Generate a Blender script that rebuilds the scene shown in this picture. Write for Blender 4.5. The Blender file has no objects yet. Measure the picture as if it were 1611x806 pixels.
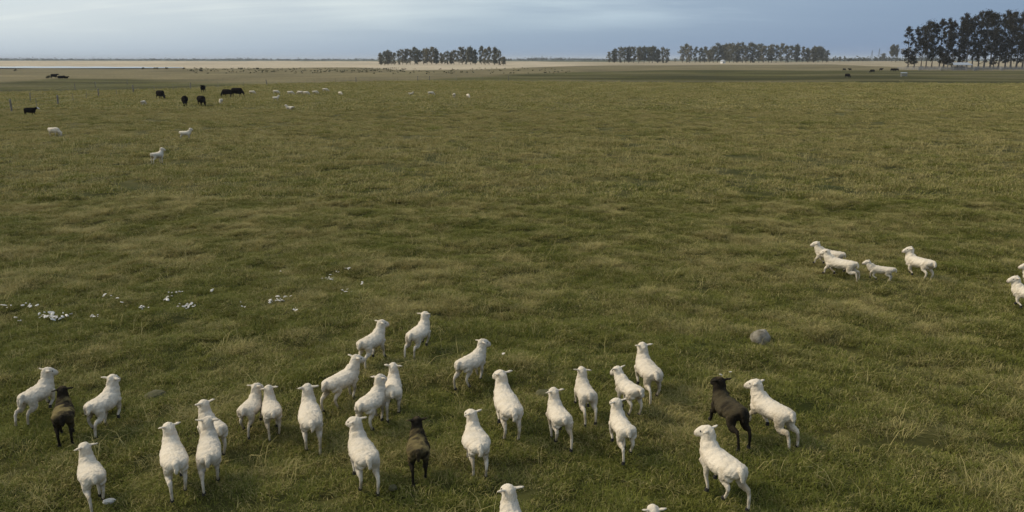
import bpy, math, random
import numpy as np
from mathutils import Vector, Matrix

# ------------------------------------------------------------------ camera, sky, sun
SC = bpy.context.scene
COL = SC.collection
F_PX, CX, CY, HOR, H = 1300.0, 805.5, 403.0, 93.0, 5.6      # measured from the photograph (1611 x 806)
TH = math.atan((CY - HOR) / F_PX)
cam_d = bpy.data.cameras.new('camera'); cam = bpy.data.objects.new('camera', cam_d); COL.objects.link(cam)
cam.location = (0, 0, H); cam.rotation_euler = (math.pi / 2 - TH, 0, 0)
cam_d.sensor_width = 36.0; cam_d.lens = F_PX / 1611.0 * 36.0; cam_d.clip_start = 0.1; cam_d.clip_end = 30000
SC.camera = cam

SUN_EL, SUN_AZ = math.radians(40), math.radians(-74)         # azimuth clockwise from the view direction (+Y): left, a little ahead
SDIR = Vector((math.sin(SUN_AZ) * math.cos(SUN_EL), math.cos(SUN_AZ) * math.cos(SUN_EL), math.sin(SUN_EL)))
world = bpy.data.worlds.new('World'); SC.world = world; world.use_nodes = True
def build_world():
    nt = world.node_tree; N = nt.nodes; L = nt.links; N.clear()
    out = N.new('ShaderNodeOutputWorld'); bg = N.new('ShaderNodeBackground'); L.new(bg.outputs[0], out.inputs[0])
    bg.inputs['Strength'].default_value = 0.10
    sky = N.new('ShaderNodeTexSky'); sky.sky_type = 'NISHITA'; sky.sun_disc = False
    sky.sun_elevation = SUN_EL; sky.sun_rotation = SUN_AZ
    sky.air_density = 1.0; sky.dust_density = 1.5; sky.ozone_density = 1.5
    tc = N.new('ShaderNodeTexCoord'); sep = N.new('ShaderNodeSeparateXYZ'); L.new(tc.outputs['Generated'], sep.inputs[0])
    def m(op, a, b=None, clamp=False):
        n = N.new('ShaderNodeMath'); n.operation = op; n.use_clamp = clamp
        for i, v in enumerate((a, b)):
            if v is None: continue
            if isinstance(v, (int, float)): n.inputs[i].default_value = v
            else: L.new(v, n.inputs[i])
        return n.outputs[0]
    z = m('MAXIMUM', sep.outputs[2], 0.0)
    zi = m('ADD', z, 0.12)
    cu = N.new('ShaderNodeCombineXYZ')
    L.new(m('DIVIDE', sep.outputs[0], zi), cu.inputs[0]); L.new(m('DIVIDE', sep.outputs[1], zi), cu.inputs[1])
    def noise(scale, detail, rough, vec, dist=0.0):
        n = N.new('ShaderNodeTexNoise'); n.inputs['Scale'].default_value = scale; n.inputs['Detail'].default_value = detail
        n.inputs['Roughness'].default_value = rough; n.inputs['Distortion'].default_value = dist; L.new(vec, n.inputs['Vector']); return n.outputs['Fac']
    def ramp(fac, stops):
        r = N.new('ShaderNodeValToRGB'); e = r.color_ramp.elements
        e[0].position, e[0].color = stops[0][0], (*stops[0][1], 1); e[1].position, e[1].color = stops[-1][0], (*stops[-1][1], 1)
        for p, c in stops[1:-1]:
            x = e.new(p); x.color = (*c, 1)
        L.new(fac, r.inputs[0]); return r.outputs[0]
    # broad cloud sheet: warmer and brighter towards the veiled sun, blue-grey away from it
    dot = N.new('ShaderNodeVectorMath'); dot.operation = 'DOT_PRODUCT'; L.new(tc.outputs['Generated'], dot.inputs[0]); dot.inputs[1].default_value = SDIR
    sunside = m('MULTIPLY_ADD', dot.outputs['Value'], 0.5); N[-1].inputs[2].default_value = 0.5
    base = ramp(sunside, [(0.36, (1.85, 2.65, 4.0)), (0.48, (2.3, 3.15, 4.45)), (0.62, (3.3, 4.2, 5.2)), (0.80, (6.5, 7.0, 7.1)), (1.0, (9.0, 9.1, 8.6))])
    big = noise(0.30, 3, 0.5, cu.outputs[0], 0.3)
    streak_map = N.new('ShaderNodeMapping'); L.new(cu.outputs[0], streak_map.inputs[0]); streak_map.inputs['Scale'].default_value = (0.5, 1.15, 1); streak_map.inputs['Rotation'].default_value = (0, 0, 0.12); streak_map.inputs['Location'].default_value = (25, 12, 0)
    fine = noise(0.55, 6, 0.55, streak_map.outputs[0], 0.5)
    cm0 = m('ADD', m('MULTIPLY', big, 0.5), m('MULTIPLY', fine, 0.5))
    fade = N.new('ShaderNodeMapRange'); fade.interpolation_type = 'SMOOTHSTEP'; fade.inputs['From Min'].default_value = 0.0; fade.inputs['From Max'].default_value = 0.07; L.new(z, fade.inputs['Value'])
    cmix = m('MULTIPLY_ADD', m('SUBTRACT', cm0, 0.48), fade.outputs[0]); N[-1].inputs[2].default_value = 0.48
    cover = ramp(cmix, [(0.40, (0.0,)*3), (0.56, (0.45,)*3), (0.68, (1.0,)*3)])
    bright = N.new('ShaderNodeMix'); bright.data_type = 'RGBA'; bright.blend_type = 'MULTIPLY'; bright.inputs[0].default_value = 1.0
    L.new(base, bright.inputs[6]); L.new(ramp(cmix, [(0.38, (0.84, 0.89, 0.95)), (0.50, (1.0, 1.0, 1.0)), (0.62, (1.62, 1.50, 1.30))]), bright.inputs[7])
    # thin gaps let a little of the clear sky through
    mx = N.new('ShaderNodeMix'); mx.data_type = 'RGBA'
    L.new(m('MULTIPLY_ADD', cover, 0.15), mx.inputs[0]); N[-1].inputs[2].default_value = 0.0
    fac = N.new('ShaderNodeMapRange'); fac.inputs['To Min'].default_value = 0.80; fac.inputs['To Max'].default_value = 0.97; L.new(cover, fac.inputs['Value'])
    L.new(fac.outputs[0], mx.inputs[0]); L.new(sky.outputs[0], mx.inputs[6]); L.new(bright.outputs[2], mx.inputs[7])
    low = N.new('ShaderNodeMix'); low.data_type = 'RGBA'; low.blend_type = 'MULTIPLY'; low.inputs[0].default_value = 1.0
    L.new(mx.outputs[2], low.inputs[6]); L.new(ramp(z, [(0.0, (0.74, 0.82, 0.93)), (0.035, (0.90, 0.94, 0.98)), (0.075, (1.0, 1.0, 1.0))]), low.inputs[7])
    L.new(low.outputs[2], bg.inputs['Color'])
build_world()
sun_d = bpy.data.lights.new('sun', 'SUN'); sun = bpy.data.objects.new('sun', sun_d); COL.objects.link(sun)
sun_d.energy = 2.0; sun_d.angle = math.radians(13); sun_d.color = (1.0, 0.90, 0.74)
sun.rotation_euler = SDIR.to_track_quat('Z', 'Y').to_euler()
SC.view_settings.view_transform = 'Standard'; SC.view_settings.look = 'None'; SC.view_settings.gamma = 1.0
SC.view_settings.use_curve_mapping = False; SC.view_settings.exposure = 0.25
SC.render.engine = 'CYCLES'
SC.cycles.max_bounces = 3; SC.cycles.diffuse_bounces = 2; SC.cycles.glossy_bounces = 1; SC.cycles.transmission_bounces = 2; SC.cycles.volume_bounces = 0
SC.cycles.use_denoising = True; SC.cycles.use_adaptive_sampling = False

# ------------------------------------------------------------------ helpers
R = random.Random(11); NR = np.random.default_rng(7)
def unproj(px, py, z=0.0):
    a = (px - CX) / F_PX; b = -(py - CY) / F_PX
    d = (a, math.cos(TH) + b * math.sin(TH), -math.sin(TH) + b * math.cos(TH))
    t = (z - H) / d[2]
    return np.array([d[0] * t, d[1] * t, z])
def _h(ix, iy, s):
    with np.errstate(over='ignore'):
        n = ix.astype(np.int64) * 374761393 + iy.astype(np.int64) * 668265263 + s * 1274126177
        n = (n ^ (n >> 13)) * 1274126177; n = n ^ (n >> 16)
    return (n & 0xffff) / 65535.0
def vnoise(x, y, s=0):
    x = np.asarray(x, float); y = np.asarray(y, float)
    ix = np.floor(x); iy = np.floor(y); fx = x - ix; fy = y - iy
    ux = fx * fx * fx * (fx * (fx * 6 - 15) + 10); uy = fy * fy * fy * (fy * (fy * 6 - 15) + 10)
    ix = ix.astype(np.int64); iy = iy.astype(np.int64)
    a = _h(ix, iy, s); b = _h(ix + 1, iy, s); c = _h(ix, iy + 1, s); d = _h(ix + 1, iy + 1, s)
    return (a * (1 - ux) + b * ux) * (1 - uy) + (c * (1 - ux) + d * ux) * uy
def fbm(x, y, o=4, s=0):
    v = 0; a = 0.5; t = 0
    for i in range(o):
        v = v + a * vnoise(x * 2 ** i + 17.3 * i, y * 2 ** i - 9.1 * i, s + i); t += a; a *= 0.5
    return v / t
def sstep(a, b, x):
    t = np.clip((x - a) / (b - a), 0, 1); return t * t * (3 - 2 * t)
def terrain(x, y):
    x = np.asarray(x, float); y = np.asarray(y, float); d = np.hypot(x, y)
    z = (fbm(x / 1.1, y / 1.1, 3, 5) - 0.5) * 0.34 * sstep(160, 70, d)
    z = z + (fbm(x / 4.5, y / 4.5, 2, 9) - 0.5) * 0.14 * sstep(400, 150, d)
    z = z + (fbm(x / 45, y / 45, 2, 12) - 0.5) * 0.5 * sstep(20, 90, d) * sstep(1500, 300, d)
    z = z + (fbm(x / 90 + 5, y / 60, 3, 21)) * 2.6 * sstep(700, 1300, d) * sstep(3200, 1900, d)
    return z
def dry_field(x, y):
    """0 lush green .. 1 dry straw, over the near pasture"""
    a = fbm(x / 1.3, y / 1.3, 4, 31); b = fbm(x / 9, y / 9, 3, 41)
    d = np.hypot(x, y)
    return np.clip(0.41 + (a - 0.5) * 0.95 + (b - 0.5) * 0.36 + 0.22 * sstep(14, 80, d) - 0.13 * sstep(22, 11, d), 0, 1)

def mesh_np(name, verts, faces):
    me = bpy.data.meshes.new(name); me.from_pydata([tuple(v) for v in verts] if not isinstance(verts, np.ndarray) else verts.tolist(), [], faces); me.update(); return me
def mesh_fast(name, V, Q):
    """V (n,3) floats, Q (m,k) ints with the same k for every face"""
    me = bpy.data.meshes.new(name); k = Q.shape[1]
    me.vertices.add(len(V)); me.vertices.foreach_set('co', V.astype(np.float32).ravel())
    me.loops.add(Q.size); me.loops.foreach_set('vertex_index', Q.astype(np.int32).ravel())
    me.polygons.add(len(Q)); me.polygons.foreach_set('loop_start', np.arange(0, Q.size, k, dtype=np.int32))
    me.update(calc_edges=True); me.validate(); return me
def smooth(me):
    me.polygons.foreach_set('use_smooth', np.ones(len(me.polygons), bool)); me.update()
def link(name, me, mat=None, parent=None):
    o = bpy.data.objects.new(name, me); COL.objects.link(o)
    if mat is not None and me is not None and len(me.materials) == 0: me.materials.append(mat)
    if parent is not None: o.parent = parent
    return o
def tag(o, label=None, cat=None, group=None, kind=None):
    for k, v in (('label', label), ('category', cat), ('group', group), ('kind', kind)):
        if v: o[k] = v
    return o
def color_attr(me, name, C):
    a = me.color_attributes.new(name, 'FLOAT_COLOR', 'POINT')
    if C.shape[1] == 3: C = np.hstack([C, np.ones((len(C), 1))])
    a.data.foreach_set('color', C.astype(np.float32).ravel())
ORD = ['first', 'second', 'third', 'fourth', 'fifth', 'sixth', 'seventh', 'eighth', 'ninth', 'tenth', 'eleventh', 'twelfth', 'thirteenth', 'fourteenth',
       'fifteenth', 'sixteenth', 'seventeenth', 'eighteenth', 'nineteenth', 'twentieth', 'twenty-first', 'twenty-second', 'twenty-third', 'twenty-fourth',
       'twenty-fifth', 'twenty-sixth', 'twenty-seventh', 'twenty-eighth', 'twenty-ninth', 'thirtieth', 'thirty-first', 'thirty-second', 'thirty-third', 'thirty-fourth', 'thirty-fifth']

# ------------------------------------------------------------------ materials
class Mat:
    def __init__(s, name):
        s.m = bpy.data.materials.new(name); s.m.use_nodes = True; s.nt = s.m.node_tree; s.N = s.nt.nodes; s.L = s.nt.links
        s.p = s.N['Principled BSDF']; s.p.inputs['Roughness'].default_value = 0.85; s.p.inputs['Specular IOR Level'].default_value = 0.2
    def noise(s, scale, detail=4, rough=0.55, coord='Object', dist=0.0, vscale=None):
        tc = s.N.new('ShaderNodeTexCoord'); n = s.N.new('ShaderNodeTexNoise'); n.inputs['Scale'].default_value = scale
        n.inputs['Detail'].default_value = detail; n.inputs['Roughness'].default_value = rough; n.inputs['Distortion'].default_value = dist
        v = tc.outputs[coord]
        if vscale:
            mp = s.N.new('ShaderNodeMapping'); mp.inputs['Scale'].default_value = vscale; s.L.new(v, mp.inputs[0]); v = mp.outputs[0]
        s.L.new(v, n.inputs['Vector']); return n.outputs['Fac']
    def ramp(s, fac, stops):
        r = s.N.new('ShaderNodeValToRGB'); e = r.color_ramp.elements
        e[0].position, e[0].color = stops[0][0], (*stops[0][1], 1); e[1].position, e[1].color = stops[-1][0], (*stops[-1][1], 1)
        for p, c in stops[1:-1]:
            x = e.new(p); x.color = (*c, 1)
        s.L.new(fac, r.inputs[0]); return r.outputs[0]
    def attr(s, name, kind='GEOMETRY', out='Color'):
        a = s.N.new('ShaderNodeAttribute'); a.attribute_name = name; a.attribute_type = kind; return a.outputs[out]
    def mix(s, fac, a, b, blend='MIX'):
        m = s.N.new('ShaderNodeMix'); m.data_type = 'RGBA'; m.blend_type = blend
        for i, v in ((0, fac), (6, a), (7, b)):
            if isinstance(v, (int, float)): m.inputs[i].default_value = v
            elif isinstance(v, tuple): m.inputs[i].default_value = (*v, 1)
            else: s.L.new(v, m.inputs[i])
        return m.outputs[2]
    def math(s, op, a, b=None, c=None, clamp=False):
        n = s.N.new('ShaderNodeMath'); n.operation = op; n.use_clamp = clamp
        for i, v in enumerate((a, b, c)):
            if v is None: continue
            if isinstance(v, (int, float)): n.inputs[i].default_value = v
            else: s.L.new(v, n.inputs[i])
        return n.outputs[0]
    def base(s, c):
        if isinstance(c, tuple): s.p.inputs['Base Color'].default_value = (*c, 1)
        else: s.L.new(c, s.p.inputs['Base Color'])
    def bump(s, h, strength, dist=0.02):
        b = s.N.new('ShaderNodeBump'); b.inputs['Strength'].default_value = strength; b.inputs['Distance'].default_value = dist
        s.L.new(h, b.inputs['Height']); s.L.new(b.outputs[0], s.p.inputs['Normal'])
def simple(name, c0, c1, scale=6.0, rough=0.85, bump=0.0, bdist=0.02, detail=5, metal=0.0):
    M = Mat(name); n = M.noise(scale, detail); M.base(M.ramp(n, [(0.32, c0), (0.68, c1)])); M.p.inputs['Roughness'].default_value = rough
    M.p.inputs['Metallic'].default_value = metal
    if bump: M.bump(M.noise(scale * 2.5, 5), bump, bdist)
    return M.m

def mat_ground():
    M = Mat('pasture_soil_and_turf')
    c = M.attr('ground_colour')
    n1 = M.noise(0.9, 8, 0.62, vscale=(1, 1, 0)); n2 = M.noise(0.06, 6, 0.6, vscale=(0.7, 1.5, 0))
    v = M.ramp(n1, [(0.30, (0.55, 0.58, 0.52)), (0.52, (1.0, 1.0, 1.0)), (0.72, (1.45, 1.38, 1.28))])
    w = M.ramp(n2, [(0.34, (0.74, 0.80, 0.76)), (0.66, (1.26, 1.20, 1.18))])
    c = M.mix(1.0, c, v, 'MULTIPLY'); c = M.mix(0.8, c, w, 'MULTIPLY')
    M.base(c); M.p.inputs['Roughness'].default_value = 0.95; M.p.inputs['Specular IOR Level'].default_value = 0.05
    M.bump(n1, 0.6, 0.08)
    return M.m
def mat_grass(name, green, green2, straw):
    M = Mat(name)
    dry = M.attr('dry', 'INSTANCER', 'Fac'); tint = M.attr('tint', 'INSTANCER', 'Fac'); bl = M.attr('blade', 'GEOMETRY', 'Fac')
    g = M.mix(tint, green, green2)
    f = M.math('ADD', dry, M.math('MULTIPLY_ADD', bl, 1.0, -0.60))
    mr = M.N.new('ShaderNodeMapRange'); mr.inputs['From Min'].default_value = 0.0; mr.inputs['From Max'].default_value = 0.55; M.L.new(f, mr.inputs['Value'])
    s2 = M.mix(bl, tuple(v * 0.72 for v in straw), tuple(v * 1.1 for v in straw))
    c = M.mix(mr.outputs[0], g, s2)
    M.base(c); M.p.inputs['Roughness'].default_value = 0.75; M.p.inputs['Specular IOR Level'].default_value = 0.15
    tr = M.N.new('ShaderNodeBsdfTranslucent'); M.L.new(c, tr.inputs[0]); ms = M.N.new('ShaderNodeMixShader'); ms.inputs[0].default_value = 0.25
    M.L.new(M.p.outputs[0], ms.inputs[1]); M.L.new(tr.outputs[0], ms.inputs[2]); M.L.new(ms.outputs[0], M.N['Material Output'].inputs[0])
    return M.m
def mat_wool(name):
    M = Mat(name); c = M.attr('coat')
    n = M.noise(9, 6, 0.65); n2 = M.noise(55, 4, 0.6)
    c = M.mix(1.0, c, M.ramp(n, [(0.3, (0.88, 0.86, 0.82)), (0.6, (1.0, 1.0, 1.0))]), 'MULTIPLY')
    c = M.mix(0.6, c, M.ramp(n2, [(0.3, (0.84, 0.82, 0.79)), (0.65, (1.05, 1.05, 1.05))]), 'MULTIPLY')
    M.base(c); M.p.inputs['Roughness'].default_value = 0.95; M.p.inputs['Specular IOR Level'].default_value = 0.08
    M.bump(n2, 0.6, 0.02)
    return M.m
def mat_leaf(name, c0, c1, c2):
    M = Mat(name); oi = M.N.new('ShaderNodeObjectInfo'); r = M.attr('leaf', 'GEOMETRY', 'Fac')
    c = M.ramp(r, [(0.0, c0), (0.55, c1), (1.0, c2)])
    v = M.ramp(oi.outputs['Random'], [(0.0, (0.8, 0.84, 0.8)), (1.0, (1.2, 1.14, 1.05))])
    c = M.mix(1.0, c, v, 'MULTIPLY'); M.base(c); M.p.inputs['Roughness'].default_value = 0.8; M.p.inputs['Specular IOR Level'].default_value = 0.04
    tr = M.N.new('ShaderNodeBsdfTranslucent'); M.L.new(c, tr.inputs[0]); ms = M.N.new('ShaderNodeMixShader'); ms.inputs[0].default_value = 0.38
    M.L.new(M.p.outputs[0], ms.inputs[1]); M.L.new(tr.outputs[0], ms.inputs[2]); M.L.new(ms.outputs[0], M.N['Material Output'].inputs[0])
    return M.m
M_GROUND = mat_ground()
M_GRASS = mat_grass('pasture_grass', (0.112, 0.126, 0.020), (0.182, 0.184, 0.032), (0.38, 0.315, 0.125))
M_WOOL = mat_wool('shorn_wool')
M_HOOF = simple('hoof_horn', (0.02, 0.018, 0.015), (0.05, 0.045, 0.04), 20)
M_EYE = simple('dark_eye', (0.008, 0.006, 0.005), (0.02, 0.015, 0.012), 20, rough=0.25)
M_COW = simple('black_cattle_hide', (0.006, 0.005, 0.004), (0.016, 0.012, 0.009), 4, rough=0.97)
M_COW.node_tree.nodes['Principled BSDF'].inputs['Specular IOR Level'].default_value = 0.03
M_WHITE_FACE = simple('white_face_hair', (0.55, 0.50, 0.46), (0.75, 0.71, 0.67), 9)
M_LEAF = mat_leaf('gum_leaves', (0.11, 0.112, 0.078), (0.20, 0.19, 0.138), (0.34, 0.305, 0.23))
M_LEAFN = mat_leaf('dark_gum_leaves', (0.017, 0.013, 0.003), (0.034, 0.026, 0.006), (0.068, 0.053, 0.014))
M_BUSH = mat_leaf('bush_leaves', (0.04, 0.042, 0.025), (0.075, 0.074, 0.042), (0.13, 0.115, 0.07))
M_BARK = simple('gum_bark', (0.055, 0.045, 0.034), (0.16, 0.135, 0.105), 1.2, bump=0.4, bdist=0.1)
M_POST = simple('weathered_post_wood', (0.13, 0.11, 0.085), (0.30, 0.265, 0.21), 7, bump=0.4)
M_WIRE = simple('fence_wire', (0.12, 0.12, 0.12), (0.22, 0.22, 0.22), 9, rough=0.5, metal=0.7)
M_ROCK = simple('granite', (0.125, 0.108, 0.074), (0.36, 0.315, 0.245), 7, bump=0.7, bdist=0.03, detail=9)
M_SCRAP = simple('white_scrap_surface', (0.60, 0.54, 0.46), (0.86, 0.79, 0.69), 30, bump=0.5)
M_ROOF = simple('sheet_metal_roof', (0.26, 0.28, 0.30), (0.42, 0.44, 0.46), 1.5, rough=0.45, metal=0.3)
M_WALLW = simple('white_rendered_wall', (0.66, 0.64, 0.60), (0.80, 0.78, 0.74), 1.0)
M_DARKWOOD = simple('grey_board', (0.16, 0.15, 0.14), (0.34, 0.33, 0.31), 3, bump=0.3)
M_WATER = Mat('lagoon_water'); M_WATER.base((0.05, 0.075, 0.085)); M_WATER.p.inputs['Roughness'].default_value = 0.12; M_WATER.p.inputs['Specular IOR Level'].default_value = 0.6
M_WATER.bump(M_WATER.noise(0.8, 4, vscale=(1, 0.4, 1)), 0.15, 0.05); M_WATER = M_WATER.m

# ------------------------------------------------------------------ ground (one sheet to the horizon)
def az_dist(poly):
    """pixel polyline on the ground -> arrays (tan of azimuth, distance), sorted"""
    P = [unproj(px, py) for px, py in poly]
    a = np.array([p[0] / p[1] for p in P]); d = np.array([math.hypot(p[0], p[1]) for p in P]); return a, d
B_FIELD = az_dist([(-400, 152), (0, 147), (100, 143), (200, 141), (330, 137), (450, 131), (660, 127), (880, 129), (1100, 131), (1350, 130), (1611, 132), (2000, 132)])
B_GREEN = az_dist([(-400, 133), (0, 130), (40, 126.5), (100, 122.5), (180, 123.5), (250, 125.5), (330, 128), (420, 130.8), (450, 131), (640, 126.8), (760, 121), (900, 114), (1050, 111), (1250, 111), (1450, 111), (1611, 112), (2000, 112)])
B_TAN = az_dist([(-400, 108.5), (0, 108.3), (290, 108.2), (330, 108), (560, 106.5), (640, 111), (760, 109), (900, 104.5), (960, 103), (1060, 103), (1300, 102), (1430, 107), (1611, 107), (2000, 107)])
B_SAND = az_dist([(-400, 96.2), (0, 96.6), (300, 97.6), (560, 98), (800, 98.4), (950, 98.6), (1300, 98.2), (1611, 98), (2000, 98)])
def ground_colour(x, y):
    d = np.hypot(x, y); a = x / np.maximum(y, 1e-3)
    wob = 1 + (fbm(x / 35, y / 35, 3, 51) - 0.5) * 0.07
    e = lambda B: d * wob - np.interp(a, *B)
    dry = dry_field(x, y)[..., None]
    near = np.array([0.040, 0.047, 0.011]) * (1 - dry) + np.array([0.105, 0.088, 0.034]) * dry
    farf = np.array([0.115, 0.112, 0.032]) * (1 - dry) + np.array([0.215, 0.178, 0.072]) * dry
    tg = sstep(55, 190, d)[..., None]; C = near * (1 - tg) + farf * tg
    big = fbm(x / 30, y / 60, 3, 61)[..., None]
    green = np.array([0.074, 0.069, 0.019]) * (0.75 + 0.6 * big)
    tan = np.array([0.158, 0.130, 0.068]) * (0.7 + 0.6 * fbm(x / 22, y / 40, 4, 63)[..., None])
    sand = np.array([0.43, 0.355, 0.255]) * (0.82 + 0.36 * fbm(x / 60, y / 160, 3, 67)[..., None])
    right = sstep(0.02, 0.14, a)[..., None]
    sand = sand * (1 - right) + np.array([0.31, 0.255, 0.17]) * (0.85 + 0.3 * big) * right
    st = fbm(x / 55, y / 14, 4, 91)[..., None]; mixr = sstep(0.48, 0.66, st)
    green = green * (1 - mixr * 0.6) + tan * 0.85 * mixr * 0.6; green = green * (1 - 0.35 * sstep(0.52, 0.36, st))
    land = np.array([0.07, 0.08, 0.045]) * (0.7 + 0.6 * big)
    for B, c, w in ((B_FIELD, green, 5), (B_GREEN, tan, 22), (B_TAN, sand, 34), (B_SAND, land, 90)):
        k = sstep(-w, w, e(B))[..., None]; C = C * (1 - k) + c * k
    return C
def build_ground():
    ang = np.concatenate([np.linspace(-180, -52, 26)[:-1], np.linspace(-52, -37, 30)[:-1], np.linspace(-37, 37, 400)[:-1], np.linspace(37, 52, 30)[:-1], np.linspace(52, 180, 26)[:-1]]) * math.pi / 180
    rad = [0.6]
    while rad[-1] < 26000: rad.append(rad[-1] * (1.05 if rad[-1] < 6 else 0.0085 + 1 if rad[-1] < 40 else 1.0115 if rad[-1] < 2500 else 1.06))
    rad = np.array(rad); na, nr = len(ang), len(rad)
    RR, AA = np.meshgrid(rad, ang, indexing='ij'); x = RR * np.sin(AA); y = RR * np.cos(AA)
    z = terrain(x, y) - 0.035 * sstep(150, 40, RR); V = np.stack([x, y, z], -1).reshape(-1, 3)
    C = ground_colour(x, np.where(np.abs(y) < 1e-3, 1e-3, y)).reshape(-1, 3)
    i = np.arange(nr - 1)[:, None]; j = np.arange(na)[None, :]; j2 = (j + 1) % na
    Q = np.stack([i * na + j, i * na + j2, (i + 1) * na + j2, (i + 1) * na + j], -1).reshape(-1, 4)
    V = np.vstack([V, [[0, 0, float(terrain(0, 0))]]]); C = np.vstack([C, C[:1]])
    me = mesh_fast('pasture_ground', V, Q[:, ::-1].copy())
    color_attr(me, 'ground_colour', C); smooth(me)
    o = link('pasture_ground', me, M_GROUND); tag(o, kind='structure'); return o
build_ground()

def build_lagoon():
    top = [(-400, 105.2), (0, 105.8), (60, 105.6), (150, 105.9), (230, 106.4), (290, 107.3)]
    bot = [(-400, 108.6), (0, 108.3), (60, 108.4), (150, 108.5), (230, 108.4), (290, 107.9)]
    V = []
    n = 60
    tx = np.array([p[0] for p in top]); ty = np.array([p[1] for p in top]); by = np.array([p[1] for p in bot])
    for px in np.linspace(-400, 290, n):
        for yy in (np.interp(px, tx, ty) + 0.25 * math.sin(px * 0.11), np.interp(px, tx, by)):
            p = unproj(px, yy); V.append((p[0], p[1], 0.42))
    Fc = [(2 * i, 2 * i + 1, 2 * i + 3, 2 * i + 2) for i in range(n - 1)]
    o = link('lagoon_water', mesh_np('lagoon_water', V, Fc), M_WATER); tag(o, kind='structure')
build_lagoon()

# ------------------------------------------------------------------ tubes and animals
def tube(pts, rw, rh, side=None, seg=14, cap=True):
    """closed tube through pts with half-widths rw (along side) and half-heights rh"""
    P = np.array(pts, float); n = len(P); V = []; Fc = []
    T = np.gradient(P, axis=0); T /= np.linalg.norm(T, axis=1)[:, None] + 1e-9
    for i in range(n):
        t = T[i]; s = np.array(side if side is not None else (0, 1, 0), float)
        s = s - t * s.dot(t); l = np.linalg.norm(s)
        if l < 1e-3: s = np.array([1.0, 0, 0]) - t * t[0]; l = np.linalg.norm(s)
        s /= l; u = np.cross(t, s)
        for k in range(seg):
            a = 2 * math.pi * k / seg; V.append(P[i] + s * math.cos(a) * rw[i] + u * math.sin(a) * rh[i])
    for i in range(n - 1):
        for k in range(seg):
            k2 = (k + 1) % seg; Fc.append((i * seg + k, i * seg + k2, (i + 1) * seg + k2, (i + 1) * seg + k))
    if cap:
        V.append(P[0] - T[0] * min(rw[0], rh[0]) * 0.6); c0 = len(V) - 1; V.append(P[-1] + T[-1] * min(rw[-1], rh[-1]) * 0.6); c1 = len(V) - 1
        for k in range(seg):
            k2 = (k + 1) % seg; Fc.append((c0, k2, k)); Fc.append((c1, (n - 1) * seg + k, (n - 1) * seg + k2))
    return V, Fc
class Soup:
    def __init__(s): s.V = []; s.F = []
    def add(s, vf):
        o = len(s.V); s.V += [tuple(v) for v in vf[0]]; s.F += [tuple(i + o for i in f) for f in vf[1]]
def interp_path(pts, rw, rh, n=18):
    P = np.array(pts, float); t = np.linspace(0, 1, len(P)); u = np.linspace(0, 1, n)
    def cr(A):
        A = np.asarray(A, float); out = []
        for v in u:
            f = v * (len(A) - 1); i = min(int(f), len(A) - 2); k = f - i
            p0 = A[max(i - 1, 0)]; p1 = A[i]; p2 = A[i + 1]; p3 = A[min(i + 2, len(A) - 1)]
            out.append(0.5 * ((2 * p1) + (-p0 + p2) * k + (2 * p0 - 5 * p1 + 4 * p2 - p3) * k * k + (-p0 + 3 * p1 - 3 * p2 + p3) * k ** 3))
        return np.array(out)
    return cr(P), np.maximum(cr(rw), 0.004), np.maximum(cr(rh), 0.004)
def rot2(v, ang):
    c, s = math.cos(ang), math.sin(ang); return np.array([v[0] * c - v[2] * s, v[1], v[0] * s + v[2] * c])
def leg_chain(rest, swing, bend1, bend2, lift):
    """rotate a rest chain hip > knee > hock > fetlock > toe: swing about the hip, then the lower joints; stance legs are stretched to the ground"""
    P = [np.array(p, float) for p in rest]
    def turn(i, a):
        for k in range(i + 1, len(P)): P[k] = P[i] + rot2(P[k] - P[i], a)
    turn(0, math.radians(swing)); turn(1, math.radians(bend1)); turn(2, math.radians(bend2))
    z0, z1 = P[0][2], P[-1][2]; want = rest[-1][2] + lift
    k = (z0 - want) / max(z0 - z1, 0.05)
    k = min(max(k, 0.75), 1.30)
    for p in P[1:]: p[2] = z0 - (z0 - p[2]) * k
    return P
# gaits: (swing, bend1, bend2, lift) for hind-left, hind-right, fore-left, fore-right; + swings the foot forward
GAIT = {
    'stand':  [(0, 0, 0, 0), (-5, 0, 0, 0), (2, 0, 0, 0), (-3, 0, 0, 0)],
    'walk':   [(-16, 0, 4, 0), (16, -6, 0, 0.03), (14, 0, 0, 0), (-12, 12, -20, 0.04)],
    'walkb':  [(15, -6, 0, 0.02), (-18, 0, 6, 0), (-14, 14, -25, 0.05), (13, 0, 0, 0)],
    'trot':   [(-26, -4, 10, 0.02), (20, -22, 10, 0.10), (24, -20, -30, 0.12), (-18, 4, -6, 0)],
    'trotb':  [(20, -22, 10, 0.10), (-26, -4, 10, 0.02), (-18, 4, -6, 0), (24, -20, -30, 0.12)],
    'gallop': [(-36, -4, 12, 0.03), (-28, -4, 12, 0.04), (34, -10, -16, 0.16), (24, -30, -40, 0.20)],
    'bound':  [(22, -20, 8, 0.02), (12, -14, 4, 0.0), (-18, 10, -40, 0.10), (26, -12, -20, 0.10)],
}
TMP = []
def remesh(soup, voxel, iters, name):
    me = mesh_np(name + '_raw', soup.V, soup.F); o = bpy.data.objects.new(name + '_raw', me); COL.objects.link(o)
    r = o.modifiers.new('r', 'REMESH'); r.mode = 'VOXEL'; r.voxel_size = voxel; r.use_smooth_shade = True
    s = o.modifiers.new('s', 'SMOOTH'); s.factor = 0.5; s.iterations = iters
    dg = bpy.context.evaluated_depsgraph_get(); out = bpy.data.meshes.new_from_object(o.evaluated_get(dg)); out.name = name
    bpy.data.objects.remove(o); bpy.data.meshes.remove(me)
    smooth(out); return out
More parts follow.
